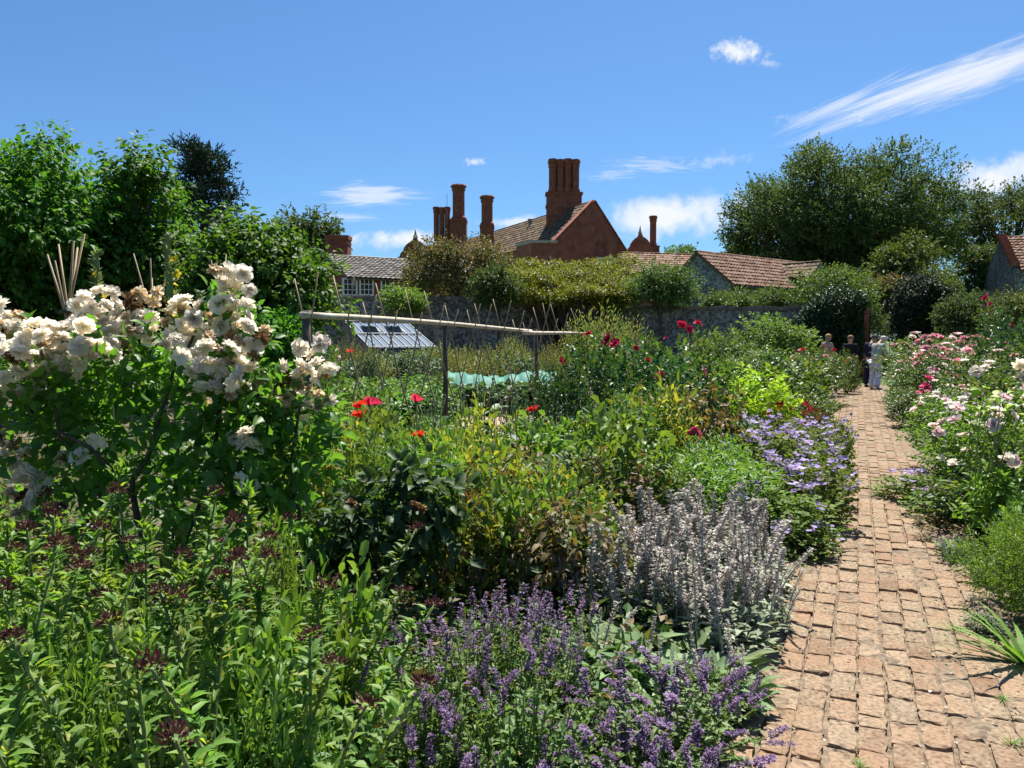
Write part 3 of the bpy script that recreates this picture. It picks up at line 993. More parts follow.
for cI in range(NC):
    u = -.9 + rng.random() * BL
    drift = rng.normal() * .004
    while u < 27.2:
        L = BL * rng.uniform(.9, 1.08) if rng.random() > .12 else BL * rng.uniform(.45, .7)
        v0 = -.62 + cI * CW + .006 + drift + rng.normal() * .0015
        vw = CW - .013 - rng.random() * .004
        L1 = L - .011 - rng.random() * .006
        near = u < 10
        fu, fv = (ce, re_) if near else (np.array([0, .1, .9, 1]), np.array([0, .12, .88, 1]))
        gu, gv = np.meshgrid(fu, fv, indexing='ij')
        eu = np.minimum(gu, 1 - gu) * L1
        ev = np.minimum(gv, 1 - gv) * vw
        edge = np.minimum(eu, ev)
        wear = rng.uniform(.001, .004)
        h = .030 + rng.normal() * .0020 - wear * np.clip(1 - edge / .009, 0, 1) ** 2
        worn = rng.random() < .30
        if near:
            h = h + rng.normal(size=gu.shape) * (.0016 if not worn else .004)
        if worn:
            h = h - rng.uniform(.004, .011)
        h = h + (gu - .5) * rng.normal() * .0035 + (gv - .5) * rng.normal() * .003
        ru = u + gu * L1 + (rng.normal(size=gu.shape) * .0028 if near else 0)
        rv = v0 + gv * vw + (rng.normal(size=gu.shape) * .0026 if near else 0)
        an = rng.normal() * .010
        ru, rv = ru + (gv - .5) * vw * an, rv - (gu - .5) * L1 * an
        P = np.array(PO)[None, None] + ru[..., None] * np.array(PD) + rv[..., None] * np.array(PN)
        P[..., 2] = h
        nu, nv = gu.shape
        ii = np.arange(nu - 1)[:, None] * nv + np.arange(nv - 1)[None]
        Q = np.stack([ii, ii + nv, ii + nv + 1, ii + 1], -1).reshape(-1, 4)[:, ::-1]
        # skirt down into the earth
        rim = [i * nv for i in range(nu)] + [(nu - 1) * nv + j for j in range(1, nv)] + [i * nv + nv - 1 for i in range(nu - 2, -1, -1)] + [j for j in range(nv - 2, 0, -1)]
        PV = P.reshape(-1, 3)
        low = PV[rim].copy(); low[:, 2] = -.01
        nR = len(rim)
        QS = [(rim[i], rim[(i + 1) % nR], nu * nv + (i + 1) % nR, nu * nv + i) for i in range(nR)]
        pg.raw(np.concatenate([PV, low]), None, np.concatenate([Q, np.array(QS)]), np.clip(rng.normal(.5, .24), 0, 1))
        u += L
tag(pg.build('brick_path', M['brick_path']), kind='structure')

# loose grit and fallen petals on the path
g = Geo()
n = 2600
uu = rng.random(n) ** 1.6 * 12 + .8
vv = np.where(rng.random(n) < .6, rng.choice([-1, 1], n) * (.62 - np.abs(rng.normal(size=n)) * .13), rng.uniform(-.62, .62, n))
P = np.array(PO)[None] + uu[:, None] * np.array(PD) + vv[:, None] * np.array(PN)
P[:, 2] = .033
g.leaves(P, rng.normal(size=(n, 3)) * np.array([1, 1, .3]), np.tile((0, 0, 1.), (n, 1)) + rng.normal(size=(n, 3)) * .3, rng.uniform(.006, .022, n), .8, T_KITE)
tag(g.build('path_litter', attr_mat('dry litter', [(0, (.08, .05, .03)), (.6, (.22, .15, .09)), (.85, (.36, .28, .2)), (1, (.55, .5, .44))])), kind='stuff')

# undergrowth over the bare soil
def undergrowth(name, n, pick, zmax, L, mat):
    g = Geo()
    P = []
    while len(P) < n:
        Y = 1.25 + (rng.random() ** 1.5) * 18
        px = rng.uniform(-120, 1150)
        X = (px - 512) / F * Y
        u = (X - .1) * PD.x + Y * PD.y
        v = (X - .1) * PN.x + Y * PN.y
        if not pick(u, v, X, Y):
            continue
        P.append((X, Y, zmax * rng.random() ** 1.3 * (1 if abs(v) > .85 else .35)))
    P = np.array(P)
    d = rng.normal(size=(n, 3)); d[:, 2] = np.abs(d[:, 2]) * .6
    g.leaves(P, d, np.tile((0, 0, 1.), (n, 1)) + rng.normal(size=(n, 3)) * .5, L * rng.uniform(.5, 1.3, n) * (1 + P[:, 1] * .03), rng.uniform(.3, .6, n), T_KITE)
    return tag(g.build(name, mat), kind='stuff')


undergrowth('undergrowth', 42000, lambda u, v, X, Y: v < -.66 and not (Y > 11.5 and X < 1.6), .26, .06, M['under'])
undergrowth('border_undergrowth', 9000, lambda u, v, X, Y: v > .70 and u > 4.0, .2, .055, M['under'])

# ------------------------------------------------------------------ walls and buildings
def flint(name, lo, hi, dark, scale=8):
    m, nt_, out = new_mat(name)
    t = nd(nt_, 'ShaderNodeTexCoord')
    vo = nd(nt_, 'ShaderNodeTexVoronoi'); vo.inputs['Scale'].default_value = scale
    nt_.links.new(t.outputs['Object'], vo.inputs['Vector'])
    sp = nd(nt_, 'ShaderNodeSeparateColor'); nt_.links.new(vo.outputs['Color'], sp.inputs[0])
    r = ramp(nt_, [(0, dark), (.35, lo), (.8, hi), (1, (.40, .385, .36))], sp.outputs[0])
    n = nd(nt_, 'ShaderNodeTexNoise'); n.inputs['Scale'].default_value = .7; n.inputs['Detail'].default_value = 5
    nt_.links.new(t.outputs['Object'], n.inputs['Vector'])
    r2 = ramp(nt_, [(.35, (.6, .58, .55)), (.65, (1.1, 1.1, 1.1))], n.outputs['Fac'])
    mu = nd(nt_, 'ShaderNodeMix', data_type='RGBA', blend_type='MULTIPLY'); mu.inputs['Factor'].default_value = 1
    nt_.links.new(r.outputs[0], mu.inputs[6]); nt_.links.new(r2.outputs[0], mu.inputs[7])
    b = principled(nt_, out, .8, .3)
    nt_.links.new(mu.outputs[2], b.inputs['Base Color'])
    bp = nd(nt_, 'ShaderNodeBump'); bp.inputs['Strength'].default_value = .9; bp.inputs['Distance'].default_value = .03; bp.invert = True
    nt_.links.new(vo.outputs['Distance'], bp.inputs['Height']); nt_.links.new(bp.outputs[0], b.inputs['Normal'])
    return m


M['flint'] = flint('flint wall', (.17, .165, .155), (.33, .32, .30), (.08, .08, .085), 11)
M['coping'] = noise_mat('wall coping', (.10, .085, .07), (.26, .22, .18), 3, .9, bump=.6)
M['brick'] = noise_mat('red brick', (.15, .045, .028), (.25, .08, .046), 3.0, .85, detail=8, bump=.3, c3=(.32, .125, .075))
M['brick_dark'] = noise_mat('sooty brick', (.18, .056, .036), (.31, .10, .06), 1.6, .85, detail=8, bump=.3, c3=(.38, .145, .09))
M['stone'] = noise_mat('pale stone', (.34, .29, .22), (.5, .44, .35), 4, .85)
M['tile_brown'] = attr_mat('brown roof tile', [(0, (.07, .045, .03)), (.5, (.13, .08, .05)), (.8, (.18, .115, .07)), (1, (.20, .16, .09))], rough=.85, spec=.2)
M['tile_orange'] = attr_mat('orange pantile', [(0, (.13, .065, .04)), (.5, (.23, .12, .075)), (.8, (.30, .175, .115)), (1, (.24, .18, .13))], rough=.85, spec=.2)
M['tile_grey'] = attr_mat('grey pantile', [(0, (.05, .045, .042)), (.5, (.105, .093, .083)), (1, (.17, .148, .127))], rough=.6, spec=.4)
M['frame_white'] = plain('white paint', (.78, .77, .73), .5)
M['glass'] = plain('window glass', (.03, .04, .05), .06, .8)
M['lead'] = noise_mat('lead', (.16, .16, .16), (.28, .28, .28), 4, .6)


def tile_roof(g, A, Bv, C, D, tw=.26, row=.32, lift=.035, wave=.03):
    """pantiles from the ridge A-B down to the eave C-D (C below A)"""
    A, Bv, C, D = map(Vector, (A, Bv, C, D))
    nc = max(2, int(((A - Bv).length + (C - D).length) / 2 / tw))
    nr = max(2, int((A - C).length / row))
    nrm = (Bv - A).cross(C - A).normalized()
    if nrm.z < 0: nrm = -nrm
    base = nrm * .02
    for j in range(nr):
        for i in range(nc):
            q = []
            f0, f1 = i / nc, (i + 1) / nc
            sag = rng.normal() * .006
            for f, w in ((f0, 0), ((f0 + f1) / 2, wave), (f1, 0)):
                T0, T1 = A.lerp(Bv, f), C.lerp(D, f)
                q.append(T0.lerp(T1, j / nr) + base + nrm * (w + sag))
                q.append(T0.lerp(T1, (j + 1.12) / nr) + base + nrm * (w + lift + sag))
            g.raw([tuple(x) for x in q], None, [(0, 1, 3, 2), (2, 3, 5, 4)], rng.random())
    # the boarding below
    th = -nrm * .10
    g.extrude([A, Bv, D, C], th, .3)
    # ridge tiles
    k = max(2, int((A - Bv).length / .45))
    dirv = (Bv - A).normalized()
    for i in range(k):
        p = A.lerp(Bv, (i + .5) / k)
        g.tube([p - dirv * .235, p + dirv * .235], .11 * rng.uniform(.95, 1.06), 8, rng.random())


def window(parent, c, ex, ez, nrm, nx=2, ny=3, bar=.035):
    """frame with glazing bars, and its panes, on a wall whose outward normal is nrm"""
    c, ex, ez, nrm = map(Vector, (c, ex, ez, nrm))
    f, p = Geo(), Geo()
    hw, hh = ex.length, ez.length
    x, z = ex.normalized(), ez.normalized()
    def bar_(cc, hx, hz, dep=.05):
        f.box(cc + nrm * .03, x * hx, nrm * dep, z * hz)
    bar_(c - ex, bar * 1.4, hh + bar * 1.4); bar_(c + ex, bar * 1.4, hh + bar * 1.4)
    bar_(c - ez, hw - bar * 1.4, bar * 1.4); bar_(c + ez, hw - bar * 1.4, bar * 1.4)
    for i in range(1, nx):
        bar_(c - ex + ex * 2 * i / nx, bar * .6, hh - bar * 1.4, .035)
    for j in range(1, ny):
        bar_(c - ez + ez * 2 * j / ny, hw - bar * 1.4, bar * .6, .030)
    fo = f.build('window', M['frame_white'], parent)
    p.box(c + nrm * .012, x * (hw - bar), nrm * .008, z * (hh - bar))
    p.build('pane', M['glass'], fo)
    return fo


def V3(*a): return Vector(a)
Z = V3(0, 0, 1)


def wall_run(name, x0, x1, thick, tops, mat, cop, label):
    """a garden wall from x0 to x1 with its own wavering top"""
    a, b = Vector(x0), Vector(x1)
    d = (b - a).normalized()
    back = V3(-d.y, d.x, 0) * thick
    n = 40
    g, c = Geo(), Geo()
    top = [tops[0] + (tops[1] - tops[0]) * i / n + math.sin(i * .7) * .03 + random.uniform(-.02, .02) for i in range(n + 1)]
    poly = [a, b] + [a.lerp(b, i / n) + Z * top[i] for i in range(n, -1, -1)]
    g.extrude(poly, back)
    root = g.build(name, mat)
    for i in range(n):
        p, q = a.lerp(b, i / n) + Z * top[i], a.lerp(b, (i + 1) / n) + Z * top[i + 1]
        m_ = (p + q) / 2 + back * .5 + Z * .045
        c.box(m_, d * ((q - p).length / 2 - .006), back.normalized() * (thick / 2 + .06), Z * .04, rng.random())
        c.box(m_ + Z * .075, d * ((q - p).length / 2 - .008), back.normalized() * (thick / 2 - .06), Z * .034, rng.random())
    c.build('coping', cop, root)
    return tag(root, label, 'garden wall')


wa, wb = G(285, 34.5), G(643, 32.5)
wall_run('flint_wall', wa, wb, .45, (HZ(299, 34.5), HZ(302, 32.5)), M['flint'], M['coping'], 'long grey flint garden wall behind the bean canes and glasshouse')
wc, wd = G(640, 31.8), G(806, 30.2)
wall_run('flint_wall', wc, wd, .45, (HZ(310, 31.8), HZ(310, 30.2)), M['flint'], M['coping'], 'dark flint garden wall below the barn, behind the red roses')
we, wf = G(896, 27.5), G(1090, 24.0)
wall_run('flint_wall', we, wf, .45, (HZ(300, 27.5), HZ(292, 24)), M['flint'], M['coping'], 'overgrown flint garden wall beyond the pink roses beside the path')

# ---- the manor
house = empty('manor_house', G(594, 70), 'large red brick manor house with tiled roof, gable end and tall clustered chimneys', 'manor house')


def hb(g, name, mat, parent=house, smooth=False):
    """geometry was given in world space: move it below its parent"""
    w = parent
    off = V3(0, 0, 0)
    while w is not None:
        off += w.location; w = w.parent
    for arr in g.V:
        arr -= np.array(off)
    return g.build(name, mat, parent, smooth)


th = math.radians(25)
ma, me_ = V3(-math.sin(th), math.cos(th), 0), V3(math.cos(th), math.sin(th), 0)
Ap = W(594, 201, 70)
Lh, Rh = HZ(241, 68.5), HZ(262, 71.5)
Le = Ap - me_ * 3.85; Le.z = Lh
Re = Ap + me_ * 3.9; Re.z = HZ(258, 71.5)
g = Geo()
def gnd(p): return V3(p.x, p.y, 0)
g.extrude([gnd(Le), gnd(Re), Re, Ap, Le], ma * .5)
LEN = 30.0
g.extrude([gnd(Le) + ma * .5 + me_ * .002, gnd(Le) + ma * .5 + me_ * .5, Le + ma * .5 + me_ * .5 + Z * .2, Le + ma * .5 - Z * .05 + me_ * .002], ma * (LEN - .5))
g.extrude([gnd(Re) + ma * .5 - me_ * .002, gnd(Re) + ma * .5 - me_ * .5, Re + ma * .5 - me_ * .5 + Z * .2, Re + ma * .5 - Z * .05 - me_ * .002], ma * (LEN - .5))
hb(g, 'wall', M['brick_dark'])
# parapet along the gable
g = Geo()
for E, s in ((Le, -1), (Re, 1)):
    q = (E - Ap).normalized()
    up = me_.cross(q); up = ma.cross(q) ; up = up if up.z > 0 else -up
    g.extrude([Ap + up * .05 - ma * .08, E + up * .05 - ma * .08 + q * .2, E + up * .16 - ma * .08 + q * .2, Ap + up * .16 - ma * .08], ma * .7)
hb(g, 'gable_coping', M['brick_dark'])
# low parapet block at the near corner, with a pale stone top
g = Geo()
bA, bB = W(531, 243, 68.0), Le + ma * -.2
g.extrude([gnd(bA), gnd(bB) - me_ * .02, V3(bB.x, bB.y, bA.z) - me_ * .02, bA], ma * 3)
blk = hb(g, 'projecting_wall', M['brick_dark'])
g = Geo()
cc = (bA + V3(bB.x, bB.y, bA.z)) / 2 + ma * 1.5 + Z * .13
g.box(cc, (V3(bB.x, bB.y, 0) - V3(bA.x, bA.y, 0)) / 2 * 1.02, ma * 1.6, Z * .12)
hb(g, 'stone_coping', M['stone'])
g = Geo()
tile_roof(g, Ap + ma * .62, Ap + ma * LEN, Le + ma * .62 - Z * .0, Le + ma * LEN, .45, .42, .05, .04)
g2 = Geo()
tile_roof(g2, Ap + ma * .62, Ap + ma * LEN, Re + ma * .62, Re + ma * LEN, .9, .8, .05, .04)
roof = hb(g, 'roof', M['tile_brown'])
hb(g2, 'roof', M['tile_brown'])
window(house, W(604, 263, 70.2) - V3(*house.location) - ma * .25, me_ * .75, Z * .4, -ma, 3, 2, .05)


def octo(g, c, r, z0, z1, n=8, v=.5, caps=True):
    """an octagonal shaft with a flared base and an oversailing cap"""
    prof = [(z0, r * 1.25), (z0 + .25, r * 1.25), (z0 + .45, r), (z1 - .75, r), (z1 - .6, r * 1.16), (z1 - .48, r * 1.16), (z1 - .42, r * 1.04), (z1 - .3, r * 1.28), (z1 - .12, r * 1.34), (z1, r * 1.2)]
    g.tube([(c.x, c.y, z) for z, _ in prof], [q for _, q in prof], n, v)


def stack(px0, px1, ytop, ybase, Y, ybot, shafts, name='chimney', base_w=None, two_rows=False):
    a, b = W(px0, ytop, Y), W(px1, ytop, Y)
    zt, zb, z0 = a.z, HZ(ybase, Y), HZ(ybot, Y)
    g = Geo()
    w = (b.x - a.x)
    r = w / shafts / 2 * (.98 if shafts > 1 else .86)
    cx = (a + b) / 2
    for k in range(2 if two_rows else 1):
        for i in range(shafts):
            c = V3(a.x + w * (i + .5) / shafts, Y + (k - .5) * w / shafts * (1 if two_rows else 0), 0)
            octo(g, c, r, zb, zt - (.06 * (i % 2)), 8, rng.random())
    hw = w / 2 * (base_w or 1.1)
    dy = max(.5, w / shafts * (.95 if two_rows else .62))
    g.box((cx.x, Y, (zb + z0) / 2), (hw, 0, 0), (0, dy, 0), (0, 0, (zb - z0) / 2))
    g.box((cx.x, Y, zb - .12), (hw * 1.07, 0, 0), (0, dy * 1.08, 0), (0, 0, .10))
    g.box((cx.x, Y, zb - (zb - z0) * .35), (hw * 1.05, 0, 0), (0, dy * 1.05, 0), (0, 0, .10))
    return hb(g, name, M['brick'])


stack(549, 579, 160, 193, 74.5, 232, 4, base_w=1.16, two_rows=True)
stack(451.5, 465.5, 185, 220, 88, 285, 1, base_w=1.15)
stack(433.5, 450, 207, 246, 89, 285, 3, base_w=1.1)
stack(480.5, 493.5, 196, 226, 85, 262, 1, base_w=1.05)
stack(649.5, 657, 216, 246, 95, 262, 1, base_w=1.5)


def shaped_gable(px, ytop, ybase, half, Y, mat):
    """an ogee-sided gable with a pointed finial"""
    z0, z1 = HZ(ybase, Y), HZ(ytop + 9, Y)
    w = half / F * Y
    H = z1 - z0
    prof = [(1, 0), (1, .25), (.86, .3), (.80, .42), (.66, .52), (.62, .62), (.5, .74), (.34, .83), (.16, .9), (.10, 1)]
    cx = W(px, 300, Y).x
    P = [V3(cx + w * x, Y, z0 + H * t) for x, t in prof] + [V3(cx - w * x, Y, z0 + H * t) for x, t in prof[::-1]]
    g = Geo()
    g.extrude([V3(cx - w, Y, 0)] + [V3(cx + w, Y, 0)] + P, V3(0, .8, 0))
    hb(g, 'shaped_gable', mat)
    f = Geo()
    zf = HZ(ytop, Y)
    f.tube([(cx, Y + .4, z1 - .1), (cx, Y + .4, z1 + .2), (cx, Y + .4, z1 + .45), (cx, Y + .4, (z1 + zf) / 2 + .2), (cx, Y + .4, zf)], [w * .1, w * .14, w * .07, w * .05, .02], 8)
    hb(f, 'finial', M['stone'])


shaped_gable(415.5, 229, 264, 18, 88.5, M['brick'])
shaped_gable(640, 225, 258, 15, 93, M['brick_dark'])
# roofs between the far gable and the chimneys
g = Geo()
q0, q1 = W(425, 250, 92), W(505, 238, 92)
tile_roof(g, W(418, 247, 93), W(500, 240, 93), W(418, 268, 90), W(500, 268, 90), .6, .5, .05, .04)
hb(g, 'roof', M['tile_orange'])
g = Geo(); p = W(447, 205, 87); g.tube([p + Z * -2, p + Z * 1.2], .025, 5); hb(g, 'aerial_mast', M['lead'])
g = Geo(); p = W(530, 222, 80); g.tube([p + Z * -1.0, p + Z * .0], .16, 8); g.tube([p, p + Z * .3], .24, 8); hb(g, 'roof_vent', M['lead'])

# ---- low outbuilding with orange tiles right of the gable
ob = empty('outbuilding', G(655, 58), 'low outbuilding with weathered orange pantile roof just right of the manor gable', 'outbuilding')
g = Geo(); tile_roof(g, W(622, 253, 60), W(692, 255, 62), W(622, 272, 57), W(694, 274, 59), .35, .36, .04, .035); hb(g, 'roof', M['tile_orange'], ob)
g = Geo()
p0, p1 = gnd(W(623, 272, 57.3)), gnd(W(693, 274, 59.3))
g.extrude([p0, p1, p1 + Z * (HZ(276, 59.3)), p0 + Z * HZ(276, 57.3)], V3(-.3, 3, 0)); hb(g, 'wall', M['brick_dark'], ob)

# ---- brick wing at the end of the trees
wing = empty('brick_wing', G(345, 42), 'small red brick wing with grey pantile roof and white windows beside the trees', 'cottage')
rd, sd = V3(.862, .508, 0), V3(.508, -.862, 0)
TL = W(328, 256, 44); TR = TL + rd * 9
BLc = TL + sd * 3.48; BLc.z = HZ(276, 41); BR = BLc + rd * 9
g = Geo(); tile_roof(g, TL - rd * .12, TR, BLc - rd * .12 + sd * .25 - Z * .1, BR + sd * .25 - Z * .1, .27, .34, .045, .05); hb(g, 'roof', M['tile_grey'], wing)
g = Geo()
KR = TL - sd * 3.4; KR.z = BLc.z
tile_roof(g, TL - rd * .12, TR, KR - rd * .12, KR + rd * 9, .5, .5); hb(g, 'roof', M['tile_grey'], wing)
g = Geo()
wl = Z * -.12
g.extrude([gnd(KR) , gnd(BLc), BLc + wl, TL + wl, KR + wl], rd * .35)
g.extrude([gnd(BLc) + rd * .35, gnd(BLc) + rd * 9, BLc + rd * 9 + wl, BLc + rd * .35 + wl], -sd * .35)
# the lower wall continuing behind the trees
g.extrude([gnd(KR) - sd * 2 - rd * 6, gnd(KR) - sd * 2, KR - sd * 2 + wl * 3, KR - sd * 2 - rd * 6 + wl * 3], -sd * .35)
wwall = hb(g, 'wall', M['brick'], wing)
for px, py in ((350.5, 287), (367, 287), (388, 288)):
    t_ = None
    # intersect the wall plane: BLc + rd*s
    kx = (px - 512) / F
    s_ = (kx * BLc.y - BLc.x) / (rd.x - kx * rd.y)
    p = BLc + rd * s_; p.z = HZ(py, p.y)
    window(wing, p - V3(*wing.location) + sd * .01, rd * .36, Z * .42, sd, 3, 3, .03)
p = KR - sd * 2 - rd * 1.2
for px in (311,):
    kx = (px - 512) / F
    B0 = KR - sd * 2
    s_ = (kx * B0.y - B0.x) / (rd.x - kx * rd.y)
    p = B0 + rd * s_; p.z = HZ(287, p.y)
    window(wing, p - V3(*wing.location) + sd * .01, rd * .5, Z * .42, sd, 4, 2, .03)
a_, b_ = W(324, 235, 46), W(348, 235, 46)
g = Geo(); cx = (a_ + b_) / 2; hw = (b_.x - a_.x) / 2 * .92; zt = a_.z
g.box((cx.x, 46.6, (zt + 4.8) / 2), (hw, 0, 0), (0, .5, 0), (0, 0, (zt - 4.8) / 2)); g.box((cx.x, 46.6, zt - .12), (hw * 1.1, 0, 0), (0, .56, 0), (0, 0, .12)); g.box((cx.x, 46.6, zt - .42), (hw * 1.05, 0, 0), (0, .53, 0), (0, 0, .06))
hb(g, 'chimney', M['brick'], wing)
g = Geo(); p0, p1 = G(296, 36.5), G(372, 35.6)
g.extrude([p0, p1, p1 + Z * HZ(297, 35.6), p0 + Z * HZ(298, 36.5)], V3(0, .3, 0))
o = g.build('brick_garden_wall', M['brick']); tag(o, 'short red brick garden wall under the brick wing windows', 'garden wall')
g = Geo(); g.box((p0 + p1) / 2 + V3(0, .15, HZ(297.5, 36) + .05), (p1 - p0) / 2, (0, .22, 0), (0, 0, .05)); g.build('coping', M['stone'], o)

# ---- flint barn
barn = empty('flint_barn', G(697, 45), 'flint barn with brown pantile roof and grey gable beside the big tree', 'barn')
rd, sd = V3(.775, .632, 0), V3(.632, -.775, 0)
A0 = W(697, 252, 45)
E1 = A0 + sd * 2.31; E1.z = HZ(281, 43.2)
E0 = A0 - sd * 2.31; E0.z = E1.z
g = Geo()
g.extrude([gnd(E0), gnd(E1), E1 - Z * .06, A0 - Z * .06, E0 - Z * .06], rd * .5)
g.extrude([gnd(E1) + rd * .5, gnd(E1) + rd * 14, E1 + rd * 14 - Z * .1, E1 + rd * .5 - Z * .1], -sd * .45)
hb(g, 'wall', M['flint'], barn)
g = Geo(); tile_roof(g, A0 - rd * .1, A0 + rd * 14, E1 - rd * .1 + sd * .3 - Z * .22, E1 + rd * 14 + sd * .3 - Z * .22, .28, .33, .05, .05); hb(g, 'roof', M['tile_orange'], barn)
g = Geo(); tile_roof(g, A0 - rd * .1, A0 + rd * 14, E0 - rd * .1, E0 + rd * 14, .6, .6); hb(g, 'roof', M['tile_orange'], barn)
g = Geo(); q = E1 + sd * .34 - Z * .30
g.tube([q, q + rd * 14], .07, 8); g.tube([E1 + sd * .08 + rd * .3 - Z * .3, gnd(E1) + sd * .08 + rd * .3], .05, 8); hb(g, 'gutter', M['post'], barn)
# small lower gable roof at the far end of the slope
g = Geo()
K = W(783, 265, 49.5); k2 = K + sd * 2.6
tile_roof(g, K, k2, K - rd * 1.1 - Z * .9, k2 - rd * 1.1 - Z * .9, .28, .33)
tile_roof(g, K, k2, K + rd * 1.1 - Z * .9, k2 + rd * 1.1 - Z * .9, .28, .33)
hb(g, 'porch_roof', M['tile_brown'], barn)
g = Geo(); g.extrude([gnd(k2 - rd * 1.0) , gnd(k2 + rd * 1.0), k2 + rd * 1.0 - Z * .95, k2 - Z * .12, k2 - rd * 1.0 - Z * .95], -sd * .4); hb(g, 'porch_wall', M['flint'], barn)

# ---- the tiled building cut by the edge of the picture
rb = empty('tiled_outbuilding', G(1004, 49), 'outbuilding with stepped brick verge and brown tiles above the border shrubs', 'outbuilding')
A0 = W(1000, 238, 50)
pd_, rd = V3(-.3, -.954, 0), V3(.954, -.3, 0)
E1 = A0 + pd_ * 3.1; E1.z = HZ(268, 47)
E0 = A0 - pd_ * 3.1; E0.z = E1.z
g = Geo()
g.extrude([gnd(E0), gnd(E1), E1 - Z * .06, A0 - Z * .06, E0 - Z * .06], rd * .5); g.extrude([gnd(E1) + rd * .5, gnd(E1) + rd * 9, E1 + rd * 9 - Z * .1, E1 + rd * .5 - Z * .1], -pd_ * .4)
hb(g, 'wall', M['flint'], rb)
g = Geo(); tile_roof(g, A0 + rd * .3, A0 + rd * 9, E1 + rd * .3 + pd_ * .25 - Z * .16, E1 + rd * 9 + pd_ * .25 - Z * .16, .28, .34, .06, .06); hb(g, 'roof', M['tile_orange'], rb)
g = Geo(); tile_roof(g, A0 + rd * .3, A0 + rd * 9, E0 + rd * .3, E0 + rd * 9, .6, .6); hb(g, 'roof', M['tile_orange'], rb)
g = Geo()
for i in range(10):
    p = A0.lerp(E1, i / 9.6); g.box(p + rd * .08 + Z * .12, rd * .24, pd_ * .15, Z * .14, rng.random())
hb(g, 'verge', M['brick'], rb)

# ---- gateway at the end of the path
gp = Geo(); p = G(863, 28.6); zt = HZ(313, 28.6)
gp.box((p.x, p.y, zt / 2), (.09, 0, 0), (0, .16, 0), (0, 0, zt / 2)); gp.box((p.x, p.y, zt + .05), (.13, 0, 0), (0, .20, 0), (0, 0, .05))
tag(gp.build('gate_pier', M['brick_dark']), 'dark narrow gate pier at the end of the brick path', 'gate pier')
gt = empty('garden_gate', G(868, 28.9), 'tall dark wooden gate standing open behind the people', 'gate')
g = Geo(); hh = HZ(308, 28.9)
for i in range(6):
    g.box((.02 + i * .06, .16 * i, hh / 2), (.02, .072, 0), (.014, -.005, 0), (0, 0, hh / 2 - .05 - .01 * (i % 2)))
hb2 = g.build('boards', M['post'], gt)
for zz in (.35, hh * .5, hh - .35):
    g = Geo()
    g.box((.17 + .03, .40 - .02, zz), (.16, .43, 0), (.02, -.0075, 0), (0, 0, .06))
    g.build('ledge', M['wood'], gt)
wg, wh = G(800, 30.6), G(858, 29.0)
wall_run('flint_wall', wg, wh, .4, (HZ(308, 30.4), HZ(306, 29)), M['flint'], M['coping'], 'short stretch of wall hidden under the dark ivy by the gate')

# ---- glasshouse roof in front of the wall
gh = empty('cold_frame', G(385, 25), 'lean-to glasshouse with pale blue glass roof and two open vents', 'glasshouse')
TLg = W(345, 322, 26)
sdg = V3(W(370, 348, 24).x - TLg.x, 24 - 26, 0)
rdg = V3(-sdg.y, sdg.x, 0).normalized()
BLg = TLg + sdg; BLg.z = HZ(348, 24)
LG = 2.25
TRg, BRg = TLg + rdg * LG, BLg + rdg * LG
mg_, gnt, gout = new_mat('greenhouse glass')
gb = principled(gnt, gout, .14, .5); gb.inputs['Base Color'].default_value = (.17, .21, .25, 1); gb.inputs['Coat Weight'].default_value = 0
g = Geo(); nrmg = (TRg - TLg).cross(BLg - TLg).normalized(); nrmg = nrmg if nrmg.z > 0 else -nrmg
g.extrude([TLg, TRg, BRg, BLg], -nrmg * .012); hb(g, 'glass_roof', mg_, gh)
g = Geo()
for i in range(10):
    f = i / 9; p, q = TLg.lerp(TRg, f), BLg.lerp(BRg, f)
    g.box((p + q) / 2 + nrmg * .012, (q - p) / 2, rdg * .016, nrmg * .012)
for f in (0, .5, 1):
    p, q = TLg.lerp(BLg, f), TRg.lerp(BRg, f); g.box((p + q) / 2 + nrmg * .040, (q - p) / 2, (BLg - TLg).normalized() * .025, nrmg * .014)
hb(g, 'glazing_bars', M['lead'], gh)
for f in (.30, .68):
    c = TLg.lerp(TRg, f).lerp(BLg.lerp(BRg, f), .27)
    g = Geo(); dn = (BLg - TLg).normalized()
    # a propped vent: hinged at the top, its lower edge lifted
    a0, a1 = c - rdg * .26 - dn * .32 + nrmg * .06, c + rdg * .26 - dn * .32 + nrmg * .06
    b0, b1 = c - rdg * .26 + dn * .3 + nrmg * .30, c + rdg * .26 + dn * .3 + nrmg * .30
    g.extrude([a0, a1, b1, b0], nrmg * .02); vo_ = hb(g, 'roof_vent', mg_, gh)
    g = Geo(); g.box(c + nrmg * .012 + dn * .1, rdg * .25, dn * .22, nrmg * .011); hb(g, 'vent_opening', M['lead'], gh)
g = Geo()
BL0, BR0 = gnd(BLg), gnd(BRg); TL0, TR0 = gnd(TLg), gnd(TRg)
for p, q, zp, zq in ((BL0, BR0, BLg.z, BRg.z), (TL0, BL0, TLg.z, BLg.z), (TR0, BR0, TRg.z, BRg.z), (TL0, TR0, TLg.z, TRg.z)):
    d_ = (q - p).normalized(); nn = V3(-d_.y, d_.x, 0) * .06
    i0, i1 = p + d_ * .07, q - d_ * .07
    g.extrude([i0, i1, i1 + Z * (zq - .05), i0 + Z * (zp - .05)], nn * .5)
hb(g, 'wall', M['flint'], gh)

